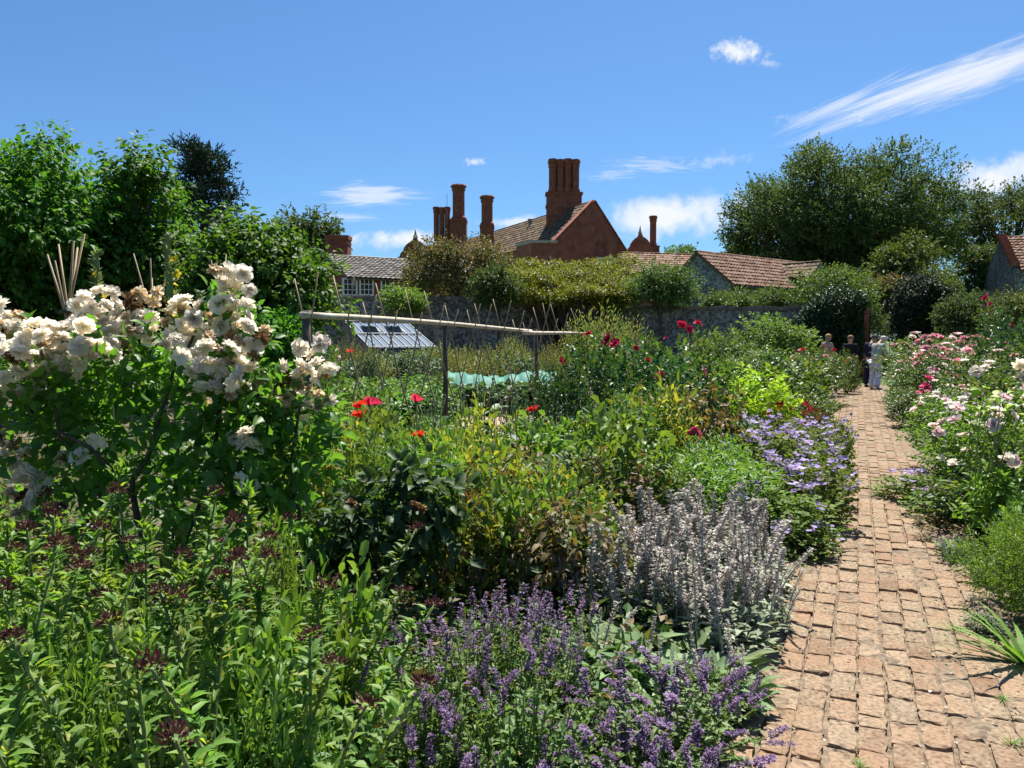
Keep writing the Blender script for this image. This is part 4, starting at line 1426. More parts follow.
# ------------------------------------------------------------------ trees
def tree(name, label, base, c, rad, nb, br, ntw, lpt, twl, L, mat, trunk=.2, droop=.2, up=.1, wr=.55, tmpl=T_KITE, group=None, zmin=-.75, inner=.55, extra=(), amp=.25, cat='tree', fork=.35):
    root = empty(name, base, label, cat, group)
    g, s = Geo(), Geo()
    C, D = blob(nb, c, rad, inner, zmin, amp)
    C = np.concatenate([C, np.array(extra, float).reshape(-1, 3)]) if len(extra) else C
    tz = c[2] - rad[2] * .55
    tz = max(tz, c[2] * fork)
    s.tube([(0, 0, 0), (rng.normal() * .05, rng.normal() * .05, tz * .5), (c[0] * .3, c[1] * .3, tz), (c[0] * .8, c[1] * .8, c[2] + rad[2] * .2)], [trunk * 1.25, trunk, trunk * .8, trunk * .25], 9)
    for q in C:
        r = br * rng.uniform(.7, 1.3)
        P, d = blob(ntw, q, (r, r, r * .8), .25, -.9, .3)
        dd = unit(d + unit(q - np.array(c))[None] * .6)
        twig_leaves(g, P, dd, lpt, twl, L, wr, tmpl, 0, up, droop)
        st = np.array([c[0] * .3, c[1] * .3, tz * rng.uniform(.7, 1.1)])
        s.tube(branch_curve(st, q, 6, .08, r * .25), np.linspace(trunk * .42, trunk * .07, 6), 5)
    g.build('crown', M[mat], root, tmpl is not T_KITE)
    s.build('trunk', M['bark'], root, True)
    return root


def box_tree(px0, px1, ytop, ybot, Y):
    """base point, crown centre and radii for a crown filling these pixels"""
    base = G((px0 + px1) / 2, Y)
    z1, z0 = HZ(ytop, Y), HZ(ybot, Y)
    rx = (px1 - px0) / 2 / F * Y
    return base, (0, 0, (z0 + z1) / 2), (rx, rx, (z1 - z0) / 2)


def T(name, label, px0, px1, ytop, ybot, Y, shrink=.8, **kw):
    base, c, rad = box_tree(px0, px1, ytop, ybot, Y)
    br_ = kw['br']
    rad = tuple(max(r - br_ * .9, .2 * r) for r in rad)
    return tree(name, label, base, c, rad, **kw)


left = dict(nb=60, br=.62, ntw=46, lpt=8, twl=.42, L=.15, mat='tree_left', trunk=.16, droop=.55, up=.0, wr=.62, tmpl=T_LEAF, inner=.35, zmin=-1, amp=.3)
T('broadleaf_tree', 'broad dark tree with drooping leaves, tallest, behind the white roses', -90, 142, 136, 375, 15, **{**left, 'nb': 78})
T('broadleaf_tree', 'broad dark tree running out of the picture beside the tallest one', -330, -50, 140, 380, 16, **{**left, 'nb': 50})
T('broadleaf_tree', 'narrow dark leafy tree between the tallest tree and the conifer', 88, 214, 148, 360, 16.2, shrink=.8, **{**left, 'nb': 40, 'br': .5})
T('broadleaf_tree', 'rounded glossy tree in front of the brick wing', 184, 336, 203, 372, 14.6, **{**left, 'nb': 52, 'br': .52})
T('broadleaf_tree', 'low dense leafy growth filling the gap under the narrow tree', 20, 260, 205, 395, 18.5, **{**left, 'nb': 50})
T('broadleaf_tree', 'round green tree rising behind the brick wing chimney', 265, 348, 198, 290, 52, nb=26, br=1.3, ntw=40, lpt=6, twl=.8, L=.34, mat='tree_far', trunk=.3)
T('leaf_shrub', 'leafy green shrub at the rail end below the glossy tree', 245, 318, 300, 400, 13.4, nb=14, br=.35, ntw=30, lpt=7, twl=.3, L=.12, mat='tree_left', trunk=.05, cat='shrub')

# conifer: flat plates of needles
def conifer(label, px, Y, ytop, halfw):
    base = G(px, Y); zt = HZ(ytop, Y); w = halfw / F * Y
    root = empty('pine_tree', base, label, 'tree')
    g, s = Geo(), Geo()
    s.tube([(0, 0, 0), (.1, 0, zt * .5), (0, 0, zt * .97)], [.35, .25, .06], 8)
    for k in range(26):
        z = zt * (.38 + .6 * (k / 25) ** .9)
        a = k * 2.4 + rng.normal() * .3
        ln = w * (1.0 - .62 * ((k / 25) ** 1.6)) * rng.uniform(.55, 1.1)
        e = np.array([math.cos(a) * ln, math.sin(a) * ln, z + ln * .12])
        s.tube(branch_curve((0, 0, z - ln * .15), e, 5, .05, .1), np.linspace(.09, .02, 5), 5)
        for f in (.55, .8, 1.0):
            P, d = blob(20, e * np.array([f, f, 1]) , (ln * .33 + .25, ln * .33 + .25, .28), .2, -1, .3)
            twig_leaves(g, P, d, 6, .5, .34, .22, T_KITE, 0, .4, -.2)
    g.build('crown', M['pine'], root); s.build('trunk', M['bark'], root, True)


conifer('dark pine with layered branches above the leafy trees', 206, 38, 146, 42)

T('large_tree', 'huge rounded broadleaf tree dominating the skyline behind the barn', 712, 958, 138, 330, 62, nb=210, br=1.5, ntw=72, lpt=7, twl=1.0, L=.29, mat='tree_far', trunk=.5, droop=.15, inner=.4, zmin=-1, amp=.16)
T('large_tree', 'tree with sparse upper twigs at the picture edge, beside the huge tree', 905, 1100, 176, 312, 66, shrink=.8, nb=80, br=1.2, ntw=44, lpt=7, twl=.9, L=.30, mat='tree_far', trunk=.35, inner=.4, amp=.28, zmin=-1)
T('small_tree', 'olive green tree in front of the huge tree, above the dark yew', 862, 950, 232, 330, 40, nb=26, br=.95, ntw=44, lpt=7, twl=.6, L=.22, mat='tree_olive', trunk=.18)
T('small_tree', 'light green tree over the ivy by the gate', 780, 878, 254, 345, 33, nb=30, br=.75, ntw=40, lpt=7, twl=.5, L=.17, mat='tree_olive', trunk=.12, zmin=-.5)
T('copper_tree', 'bushy tree with coppery brown leaves in front of the manor', 398, 520, 230, 312, 37, shrink=.82, nb=44, br=.75, ntw=44, lpt=7, twl=.5, L=.17, mat='copper', trunk=.14)
T('far_tree', 'pale tree far off between the chimney and the barn', 655, 700, 244, 275, 110, nb=14, br=1.5, ntw=30, lpt=6, twl=1, L=.5, mat='tree_olive', trunk=.3)
T('far_tree', 'dark tree tip just above the barn roof at the edge of the huge tree', 712, 770, 240, 285, 70, nb=16, br=1.1, ntw=40, lpt=6, twl=.8, L=.4, mat='tree_far', trunk=.3)
T('wall_shrub', 'bright leafy shrub climbing over the wall below the orange roof', 622, 698, 258, 318, 31, nb=26, br=.55, ntw=44, lpt=7, twl=.4, L=.14, mat='tree_olive', trunk=.06, cat='shrub')
T('wall_shrub', 'olive shrub showing over the wall below the barn', 722, 800, 286, 316, 33.5, nb=20, br=.55, ntw=40, lpt=7, twl=.4, L=.14, mat='tree_olive', trunk=.06, cat='shrub')
T('wall_shrub', 'low olive shrub over the wall by the barn gable', 694, 735, 294, 318, 33, nb=12, br=.5, ntw=40, lpt=7, twl=.4, L=.14, mat='tree_olive', trunk=.06, cat='shrub')
T('wall_shrub', 'dark leafy shrub between copper tree and golden creeper', 468, 530, 262, 318, 31.6, nb=16, br=.5, ntw=40, lpt=7, twl=.4, L=.15, mat='tree_far', trunk=.06, cat='shrub')
T('wall_shrub', 'light climbing shrub on the wall top under the copper tree', 372, 425, 284, 318, 33, nb=14, br=.4, ntw=34, lpt=7, twl=.4, L=.14, mat='bright', trunk=.05, cat='shrub')
T('small_tree', 'rounded olive tree right behind the tiled outbuilding gable', 945, 1010, 236, 330, 54, nb=30, br=1.0, ntw=44, lpt=7, twl=.7, L=.26, mat='tree_far', trunk=.2)
T('brown_shrub', 'brownish green shrub seen through the gateway', 852, 915, 272, 352, 38, nb=44, br=.6, ntw=36, lpt=6, twl=.4, L=.16, mat='copper', trunk=.06, cat='shrub')
for (a0, a1, t0, b0, Y, mt, lb) in ((848, 900, 300, 385, 33, 'tree_far', 'shaded shrub just beyond the open gateway'), (935, 995, 286, 350, 23, 'tree_far', 'dark leafy shrub between the clipped yew and the red climbing rose'), (985, 1060, 284, 345, 20, 'tree_olive', 'tall yellowish shrub below the tiled outbuilding'),
                                (900, 965, 268, 335, 34, 'tree_olive', 'reddish green shrub behind the top of the clipped yew')):
    T('border_shrub', lb, a0, a1, t0, b0, Y, nb=20, br=.42, ntw=40, lpt=7, twl=.3, L=.11, mat=mt, trunk=.05, cat='shrub')


def hedge_mass(name, label, boxes, mat, L, n, cat, stem_at):
    """dense growth over a wall: leaves through several ellipsoids, with woody stems"""
    base = stem_at
    root = empty(name, base, label, cat)
    g, s = Geo(), Geo()
    for (c, rad, k, inner) in boxes:
        c = np.array(c) - np.array(base)
        P, d = blob(k, c, rad, inner, -1, .22)
        P[:, 2] = np.maximum(P[:, 2], .1)
        twig_leaves(g, P, d, 6, L * 2.2, L, .75, T_KITE, 0, .3, .25)
        for q in range(3):
            s.tube(branch_curve((rng.normal() * .1, 0, 0), c + rng.normal(size=3) * .2, 6, .1, .2), np.linspace(.05, .015, 6), 5)
    g.build('foliage', M[mat], root); s.build('stem', M['wood'], root, True)
    return root


def E(px, py, Y, rx, rz, ry=None, n=500, inner=.4):
    w = W(px, py, Y); k = Y / F
    return (tuple(w), (rx * k, (ry or rx) * k, rz * k), n, inner)


hedge_mass('golden_creeper', 'golden green creeper heaped along the flint wall top before the manor',
           [E(x + rng.normal() * 6, y + rng.normal() * 3.5, Y + rng.normal() * .15, 17, 6, 22, 150) for x in np.linspace(508, 620, 9) for y, Y in ((294, 31.9), (287, 32.6), (280, 33.4), (273, 34.2), (267, 35.0)) if not (x < 530 and Y > 34)]
           + [E(610, 300, 32.0, 18, 14, 8, 240), E(570, 299, 32.1, 44, 6, 8, 240)], 'creeper', .10, 0, 'creeper', G(575, 32.1))
hedge_mass('dark_ivy', 'dark ivy mass covering the wall left of the gateway', [E(822, 325, 29.2, 24, 28, 14, 900), E(840, 318, 28.9, 20, 26, 12, 700), E(806, 332, 29.6, 14, 22, 10, 350), E(832, 350, 28.9, 22, 20, 12, 500), E(856, 306, 28.6, 12, 14, 8, 220), E(854, 335, 28.4, 9, 28, 8, 300)], 'ivy', .10, 0, 'ivy', G(828, 29))
hedge_mass('clipped_yew', 'clipped dark yew with rounded shoulder by the gate', [E(918, 312, 26.5, 24, 36, 20, 1300, .6), E(935, 305, 26.2, 20, 30, 20, 900, .6), E(908, 330, 26.6, 16, 30, 16, 600, .6)], 'yew', .09, 0, 'yew', G(920, 26.5))

# ------------------------------------------------------------------ bean canes on their rail
P0, P1 = W(301, 315, 9.0), W(604, 335, 19.0)
bf = empty('bean_frame', gnd(P0.lerp(P1, .3)), 'long pale wooden rail on dark posts across the vegetable plot', 'bean frame')
o_ = Vector(bf.location)
g = Geo()
pts = [P0.lerp(P1, f) + V3(0, 0, math.sin(f * 7) * .02) for f in np.linspace(0, .60, 14)]
g.tube([p - o_ for p in pts], [.040, .030], 8)
g.build('rail', M['rail'], bf, True)
g = Geo()
pts2 = [P0.lerp(P1, f) + V3(0.02, -.05, math.sin(f * 9) * .03 - .03) for f in np.linspace(.56, 1.02, 12)]
g.tube([p - o_ for p in pts2], [.036, .028], 8)
g.build('rail', M['rail'], bf, True)
for f, r, t in ((.006, .062, .03), (.297, .038, -.0), (.62, .034, 0), (.98, .036, .05)):
    p = P0.lerp(P1, f); g = Geo()
    q = gnd(p) - o_ + V3(.0, .08, 0)
    g.tube([q, q + Z * (p.z * .5) + V3(.015, 0, 0), q + Z * (p.z + .03 + t)], [r * 1.1, r, r * .95], 9)
    g.build('post', M['post'], bf, True)
rdir = (P1 - P0); rdir.z = 0; rdir.normalize()
rper = V3(rdir.y, -rdir.x, 0)
lab_c = 'thin brown bamboo bean cane leaning crosswise against the pale rail'
for i in range(19):
    f = (i + .3 + rng.normal() * .12) / 18.6 * .97
    c = P0.lerp(P1, f)
    for s_ in (-1, 1):
        off = rdir * rng.normal() * .06
        foot = gnd(c) + rper * s_ * rng.uniform(.38, .5) + off + rdir * rng.normal() * .05
        k = c - rper * s_ * .055 + off * .4 + Z * .02
        top = k + (k - foot).normalized() * rng.uniform(.12, .62) + rdir * rng.normal() * .03
        g = Geo()
        n_ = 7
        cv = [foot.lerp(top, t) + V3(rng.normal() * .005, rng.normal() * .005, 0) for t in np.linspace(0, 1, n_)]
        g.tube([p - foot for p in cv], [.0125, .009], 6)
        o = g.build('bamboo_cane', M['bamboo'], None, True); o.location = foot
        tag(o, lab_c, 'cane', 'bamboo canes crossing along the bean rail')

# wigwams of canes among the trees
def wigwam(px, Y, ytop, n, lab, r, width):
    p = G(px, Y); zt = HZ(ytop, Y)
    root = empty('cane_wigwam', p, lab, 'plant support')
    for i in range(n):
        a = i * 2 * PI / n + .4
        top = V3(-math.cos(a) * width, -math.sin(a) * width, zt * rng.uniform(.9, 1.02)); ft = V3(math.cos(a) * .4, math.sin(a) * .4, 0)
        g = Geo(); g.tube([ft, ft.lerp(top, .74), top], [r, r * .95, r * .7], 6); g.build('cane', M['bamboo'], root, True)
    g = Geo(); zz = zt * .73
    g.tube([(.06 * math.cos(a), .06 * math.sin(a), zz) for a in np.linspace(0, 6.28, 12)], .018, 5); g.build('tie', M['wood'], root, True)


wigwam(75, 7.0, 238, 6, 'thick bundle of bean canes splayed at the top behind the white roses', .012, .15)
wigwam(157, 8.5, 258, 4, 'thin wigwam of four canes between the two yellow mulleins', .010, .17)
wigwam(226, 9.5, 249, 3, 'short tips of three canes above the upright white rose truss', .009, .12)

g = Geo(); p = G(690, 13.0); h = HZ(330, 13)
g.tube([p, p + V3(.02, 0, h * .6), p + V3(0, .02, h)], [.06, .055, .05], 8)
tag(g.build('stake', M['post'], None, True), 'dark wooden stake among the red rose bushes', 'stake')
g = Geo(); a_, b_ = W(336, 648, 3.5), W(308, 560, 3.6); a_.z = 0.0
g.tube([a_, a_.lerp(b_, .5) + V3(.01, 0, 0), b_], [.026, .022, .018], 7)
tag(g.build('stake', M['wood'], None, True), 'leaning weathered stick beside the small dark shrub', 'stake')
g = Geo(); a_ = W(232, 560, 3.0)
tag(place('brown1', G(470, 4.7), 1.2, (.5, .5, .75), 'dry brown spent plant between the dark shrub and silver spikes', 'plant'))

# netting over the brassicas
g = Geo(); nx, ny = 60, 16
xs = np.linspace(0, 1, nx); ys = np.linspace(-1, 1, ny)
A_, B_ = G(446, 18.8), G(556, 19.6)
Vv = []
for x in xs:
    hoop = .66 + .025 * math.cos(x * 2 * PI * 7) + .06 * math.sin(x * 8 + 1.2)
    for y in ys:
        p = A_.lerp(B_, x)
        Vv.append((p.x, p.y + y * .8, max(.03, hoop * (1 - abs(y) ** 1.7)) + rng.normal() * .016))
ii = np.arange(nx - 1)[:, None] * ny + np.arange(ny - 1)[None]
g.raw(Vv, None, np.stack([ii, ii + ny, ii + ny + 1, ii + 1], -1).reshape(-1, 4))
nm, nnt, nout = new_mat('teal netting')
nb_ = nd(nnt, 'ShaderNodeBsdfPrincipled'); nb_.inputs['Base Color'].default_value = (.10, .38, .30, 1); nb_.inputs['Roughness'].default_value = .6
nt1 = nd(nnt, 'ShaderNodeBsdfTransparent'); ntl = nd(nnt, 'ShaderNodeBsdfTranslucent'); ntl.inputs['Color'].default_value = (.10, .38, .30, 1)
m1 = nd(nnt, 'ShaderNodeMixShader'); m1.inputs[0].default_value = .4
nnt.links.new(nb_.outputs[0], m1.inputs[1]); nnt.links.new(ntl.outputs[0], m1.inputs[2])
m2 = nd(nnt, 'ShaderNodeMixShader'); m2.inputs[0].default_value = .25
nnt.links.new(m1.outputs[0], m2.inputs[1]); nnt.links.new(nt1.outputs[0], m2.inputs[2]); nnt.links.new(m2.outputs[0], nout.inputs['Surface'])
tag(g.build('crop_netting', nm, None, True), 'teal netting draped over a vegetable row before the wall', 'netting')

# ------------------------------------------------------------------ the white rambling rose
rose = empty('white_rose_bush', G(150, 3.45), 'big white rambling rose with cream and faded tan trusses', 'rose bush')
ro = np.array(rose.location)
g, s = Geo(), Geo()
for (px, py, Y, rx, rz, ry, n) in ((150, 440, 3.05, 150, 85, 70, 190), (40, 430, 3.0, 85, 80, 60, 90), (235, 440, 3.0, 75, 85, 60, 85), (280, 455, 3.05, 55, 55, 60, 80), (150, 365, 3.05, 120, 38, 60, 105),
                                  (30, 385, 3.0, 50, 40, 60, 60), (232, 325, 3.1, 28, 40, 30, 26), (100, 530, 3.2, 140, 60, 80, 80), (300, 425, 3.05, 26, 40, 30, 30), (250, 530, 3.2, 60, 60, 60, 70)):
    Y += .4; w = np.array(W(px, py, Y)) - ro; k = Y / F
    P, d = blob(n, w, (rx * k, ry * k, rz * k), .3, -1, .3)
    twig_leaves(g, P, d, 7, .16, .07, .6, T_LEAF, 0, .2, .15)
g.build('foliage', M['rose_leaf'], rose, True)
def cane(pts, r0, r1):
    q = [np.array(W(p[0], p[1], p[2] + .4)) - ro for p in pts]
    q[0][2] = max(0, q[0][2])
    t = np.linspace(0, len(q) - 1, 14)
    q = np.array(q)
    c = np.stack([np.interp(t, np.arange(len(q)), q[:, i]) for i in range(3)], 1) + rng.normal(size=(14, 3)) * .006
    s.tube(c, np.linspace(r0, r1, 14), 7)
cane([(165, 745, 3.0), (150, 560, 2.95), (128, 486, 2.85), (92, 452, 2.75), (58, 430, 2.7)], .015, .007)
cane([(150, 560, 2.95), (128, 488, 2.85), (150, 455, 2.8), (165, 400, 2.9), (200, 320, 3.0)], .014, .006)
cane([(150, 745, 3.05), (128, 560, 3.0), (95, 480, 2.9), (62, 440, 2.8), (40, 350, 2.8)], .012, .006)
cane([(175, 745, 3.05), (180, 560, 3.0), (215, 450, 3.0), (228, 350, 3.1), (232, 285, 3.1)], .012, .005)
cane([(180, 745, 3.05), (230, 560, 3.05), (290, 470, 3.0), (305, 370, 3.05)], .011, .005)
cane([(300, 520, 3.0), (296, 500, 3.0), (290, 470, 3.0), (270, 430, 3.0)], .010, .005)
s.build('stem', M['wood'], rose, True)
trusses = [
    # px, py, spread px, count, faded share
    (5, 325, 18, 5, .5), (22, 352, 16, 6, .1), (50, 350, 18, 6, .1), (95, 325, 14, 5, .2), (138, 325, 14, 5, .6), (195, 330, 12, 4, .3), (60, 362, 10, 3, 0), (8, 340, 20, 6, .5), (38, 347, 26, 9, .35), (62, 338, 20, 6, .2), (5, 380, 20, 6, .1), (30, 384, 14, 3, 0), (75, 342, 14, 4, .1), (105, 345, 8, 2, 0), (82, 330, 10, 3, .1),
    (98, 308, 16, 6, .3), (120, 318, 22, 8, .8), (150, 312, 18, 7, .9), (172, 318, 18, 8, .35), (180, 340, 10, 4, .1), (150, 328, 16, 5, .6), (185, 308, 10, 3, 0), (108, 330, 10, 2, 0),
    (228, 280, 11, 5, .1), (238, 290, 10, 5, 0), (232, 304, 12, 6, 0), (236, 318, 9, 4, .1), (222, 340, 22, 9, .7), (235, 352, 18, 7, .3), (252, 345, 12, 5, .9), (212, 372, 16, 6, .1), (228, 384, 10, 4, .3), (222, 360, 12, 4, .2),
    (310, 352, 9, 4, 0), (300, 366, 9, 4, 0), (314, 370, 9, 4, 0), (292, 396, 16, 6, .55), (312, 398, 12, 4, .8), (268, 386, 10, 4, .9),
    (30, 474, 12, 4, .6), (70, 456, 8, 2, .4), (240, 440, 10, 3, .1), (247, 480, 8, 2, 0), (12, 448, 10, 3, .9), (100, 442, 5, 1, .8), (20, 500, 12, 3, .9), (286, 382, 6, 2, 1)]
bl_at = []
nbl = 0
for (px, py, sp, cnt, fd) in trusses:
    for i in range(max(1, int(round(cnt * 1.6)))):
        for _t in range(12):
            qx, qy = px + rng.normal() * sp * .62, py + rng.normal() * sp * .48
            if all((qx - a) ** 2 + (qy - b) ** 2 > 85 for a, b in bl_at): break
        else:
            continue
        bl_at.append((qx, qy))
        Yq = 2.72 + rng.random() * .2 if py > 330 else 2.95 + rng.random() * .12
        if px > 255: Yq = 3.0 + rng.random() * .1
        w = W(qx, qy, Yq + .38) - Vector(ro)
        u_ = rng.random()
        fd *= .93
        kind = 'faded' if u_ < fd * .7 else ('brownbloom' if u_ < fd * .85 else 'cream2')
        sz = (rng.uniform(.031, .044) if kind == 'cream2' else rng.uniform(.027, .038))
        child('bloom', random.choice(B[kind]), rose, w, (rng.normal() * .5 + .75, rng.normal() * .5, rng.uniform(0, 6)), sz)
        nbl += 1

# ------------------------------------------------------------------ small dark shrub
ds = empty('dark_leaved_shrub', G(385, 3.9), 'small dark-leaved shrub on a thin bare trunk among purple spikes', 'shrub')
g, s = Geo(), Geo()
do = np.array(ds.location)
ends = []
for (px, py, Y, rx, rz, n) in ((345, 520, 3.8, 36, 34, 34), (400, 505, 3.9, 40, 34, 42), (440, 500, 3.9, 26, 36, 30), (370, 550, 3.85, 44, 30, 36), (430, 548, 3.9, 30, 26, 24), (330, 555, 3.8, 24, 24, 18), (410, 480, 3.95, 30, 16, 20)):
    w = np.array(W(px, py, Y)) - do; k = Y / F
    P, d = blob(n, w, (rx * k, rx * k, rz * k), .3, -1, .3)
    twig_leaves(g, P, d, 5, (.15), .09, .62, T_LEAF, 0, .1, .35, .9)
    ends.append(w)
fk = np.array(W(386, 590, 3.9)) - do
s.tube([(0, 0, 0), fk * .5 + np.array([.01, 0, 0]), fk], [.02, .017, .014], 7)
for e in ends:
    s.tube(branch_curve(fk, e, 6, .06, .03), np.linspace(.013, .005, 6), 5)
g.build('foliage', M['shrub_dark'], ds, True); s.build('trunk', M['wood'], ds, True)
for (px, py) in ((415, 505), (421, 508), (352, 503)):
    child('seed_head', random.choice(B['brownbloom']), ds, np.array(W(px, py, 3.7)) - do, (.5, .3, 1), .03)

# ------------------------------------------------------------------ rows and masses of plants
def scatter(rows, n, px, Y, top, wid, jit, label, group, cat='plant', dmin=.0):
    """n border plants, evenly spread over a patch of the bed"""
    done = []
    t = 0
    while len(done) < n and t < 4000:
        t += 1
        y = rng.uniform(*Y); p = rng.uniform(*px)
        x = (p - 512) / F * y
        if any((x - a) ** 2 + (y - b) ** 2 < dmin ** 2 for a, b in done): continue
        u = (y - Y[0]) / (Y[1] - Y[0] + 1e-6)
        tt = top[0] + (top[1] - top[0]) * u + rng.normal() * jit
        k = random.choice(rows)
        plant(k, p, y, tt, wid and wid * rng.uniform(.8, 1.25) * (Y[0] + Y[1]) / 2 / y, label, cat, group)
        done.append((x, y))


# phlox thicket in the near corner
spots = []
def far_enough(x, y, dmin):
    return all((x - a) ** 2 + (y - b) ** 2 > dmin ** 2 for a, b in spots)
tries = 0
lab_p = 'leafy green stem with opposite pointed leaves and dark red buds in the near corner thicket'
lab_t = 'leafy green stem tipped with pale yellow-green young leaves in the near corner thicket'
while len(spots) < 76 and tries < 6000:
    tries += 1
    Y = rng.uniform(1.55, 2.85)
    px = rng.uniform(-70, 345 - (2.85 - Y) * 10)
    X = (px - 512) / F * Y
    if not far_enough(X, Y, .105): continue
    ty = 505 + (2.85 - Y) * 80 + rng.normal() * 22 + max(0, px - 200) * .28
    h = HZ(ty, Y)
    if h < .3: continue
    spots.append((X, Y))
    k = int(rng.integers(4))
    place('phlox%d' % k, (X, Y, 0), rng.uniform(0, 6.28), (1.05, 1.05, h) if h > .7 else (.95, .95, h), lab_t if k > 2 else lab_p, 'plant',
          'phlox stems with pale tips' if k > 2 else 'phlox stems with dark buds', .07)

scatter(['mid1', 'mid1', 'mid2', 'bright0'], 16, (-30, 335), (1.9, 2.9), (660, 540), 105, 16, 'bushy light green plant among the tall stems in the near corner', 'bushy plants in the near corner', dmin=.25)
# two mulleins
plant('mullein0', 118, 5.2, 252, None, 'tall mullein with yellow flowers beside the thick cane bundle', rz=.4)
plant('mullein0', 181, 5.0, 236, None, 'taller mullein spire with yellow flowers beside the upright white truss', rz=1.4)
plant('mullein0', 206, 5.6, 292, None, 'short mullein spike beside the upright white rose truss', rz=2.6)

# catmint along the path edge
lab = 'low catmint clump with purple flower spikes spilling toward the bricks'
for (px, Y, top, wid, k) in ((668, 2.75, 676, 180, 2), (610, 2.45, 705, 210, 0), (708, 3.05, 668, 84, 2), (520, 2.35, 655, 200, 1), (430, 2.4, 650, 170, 1), (350, 2.5, 668, 120, 1), (545, 2.85, 640, 150, 1),
                              (480, 2.9, 622, 150, 1), (400, 2.95, 650, 140, 1), (655, 2.3, 745, 150, 2), (590, 2.1, 760, 190, 1), (470, 2.05, 745, 190, 1)):
    plant('mint%d' % k, px, Y, top - 22, wid * 1.1, lab, 'plant', 'catmint clumps at the path edge')
lab = 'slender salvia clump with mauve spikes around the small dark shrub'
for (px, Y, top, wid) in ((425, 3.3, 622, 120), (500, 3.3, 590, 110), (470, 3.55, 600, 100), (345, 3.4, 625, 100), (550, 3.5, 590, 100), (300, 3.0, 620, 110), (215, 2.9, 600, 120), (525, 3.0, 600, 100)):
    plant('salvia0', px, Y, top, wid, lab, 'plant', 'salvia clumps around the dark shrub')

# lamb's ear
lab = "silvery lamb's ear clump with upright woolly flower spikes near the brick edge"
for (px, Y, top, wid, k) in ((715, 3.75, 560, 120, 0), (755, 4.05, 555, 70, 1), (660, 4.0, 532, 120, 0), (720, 4.35, 512, 120, 1), (610, 4.15, 528, 110, 0), (655, 4.55, 505, 120, 1), (700, 4.85, 492, 120, 0), (758, 4.65, 525, 70, 1), (615, 4.7, 510, 100, 1), (745, 5.1, 500, 70, 1)):
    plant('lamb%d' % k, px, Y, top, wid, lab, 'plant', "lamb's ear clumps in flower")
lab = "green-grey lamb's ear leaf rosette in front of the silver spikes"
for (px, Y, top, wid) in ((640, 3.35, 606, 120), (600, 3.4, 604, 100), (695, 3.4, 616, 100), (665, 3.1, 628, 110), (575, 3.2, 626, 90), (715, 3.15, 640, 80)):
    plant('lambleaf', px, Y, top - 18, wid, lab, 'plant', "lamb's ear rosettes without spikes")


# the mixed bed, near to far
scatter(['brown0', 'brown1', 'mid0', 'mid2', 'yellow0'], 18, (455, 600), (4.2, 5.6), (500, 455), 75, 12, 'bushy border plant, leaves green to brown, between the dark shrub and silver spikes', 'browning plants mid bed', dmin=.22)
scatter(['yellow0', 'mid1', 'mid2', 'bright0'], 15, (310, 500), (4.7, 6.6), (452, 425), 70, 10, 'upright yellow-green border plant behind the small dark shrub', 'yellow-green plants mid bed', dmin=.3)
scatter(['mid0', 'yellow0', 'mid2', 'grey0', 'brown1'], 18, (490, 640), (5.6, 8.0), (448, 412), 70, 12, 'mixed leafy border plant in front of the red rose bushes', 'leafy plants before the red roses', dmin=.35)
scatter(['mid0', 'mid1', 'grey0'], 9, (300, 440), (6.6, 9.0), (425, 405), 55, 8, 'leafy plant among the red poppies and seed pods', 'leafy plants around the poppies', dmin=.4)
scatter(['poppy_pods'], 20, (415, 580), (6.8, 9.6), (412, 384), None, 7, 'tall grey-green seeding poppy with round pods before the sandy path', 'seeding poppies', dmin=.3)
for (k, px, Y, top, lab) in (('poppy_pink', 359, 6.6, 404, 'pink-red poppy, near the end of the white rose bush'), ('poppy_pink', 368, 6.8, 404, 'pink-red poppy close behind its twin beside the white rose'),
                             ('poppy_red', 386, 6.5, 407, 'scarlet poppy between two pink-red poppies, upper of two'), ('poppy_red', 382, 6.3, 416, 'scarlet poppy hanging lower than its neighbour, left of the post'),
                             ('poppy_pink', 409, 7.0, 401, 'pink-red poppy next to the dark bean post'), ('poppy_red', 438, 6.1, 435, 'small orange-red poppy below the dark bean post'),
                             ('poppy_red', 551, 7.3, 411, 'lone scarlet poppy in front of the red rose bushes')):
    plant(k, px, Y, top, None, lab, 'poppy', rz=random.uniform(-.4, .4), tilt=.02)

scatter(['brown1', 'brown0'], 6, (440, 560), (4.1, 4.8), (520, 490), 60, 10, 'dried brown border plant low between the dark shrub and silver spikes', 'dried plants mid bed', dmin=.2)
# light green mound and geraniums
scatter(['bright0', 'bright0', 'mid1'], 9, (635, 735), (5.6, 6.9), (470, 440), 85, 6, 'fine-leaved bright green clump behind the silver spikes', 'bright green clumps behind the silver spikes', dmin=.35)
lab = 'sprawling geranium with violet-blue flowers leaning onto the brick path'
for (px, Y, top, wid, k) in ((775, 5.7, 480, 120, 1), (812, 6.3, 462, 95, 0), (770, 6.6, 452, 110, 1), (815, 7.2, 442, 80, 0), (765, 7.6, 428, 100, 0), (805, 8.1, 424, 85, 0), (730, 8.0, 430, 80, 0), (835, 8.8, 418, 45, 0), (790, 9.0, 416, 70, 0), (750, 9.2, 414, 70, 1), (715, 7.3, 440, 60, 1), (800, 5.4, 520, 80, 1)):
    plant('geranium%d' % k, px, Y, top, wid, lab, 'plant', 'violet geraniums beside the path')
for px, Y, top, wid in ((778, 9.9, 402, 40), (800, 10.3, 401, 36), (812, 9.9, 408, 30)):
    plant('redspray0', px, Y, top, wid, 'low plant with small red flowers behind the violet geraniums', 'plant', 'red-flowered plants behind the geraniums')
plant('lime0', 744, 10.4, 369, 95, 'bright lime-green mound between the red roses and path shrubs')
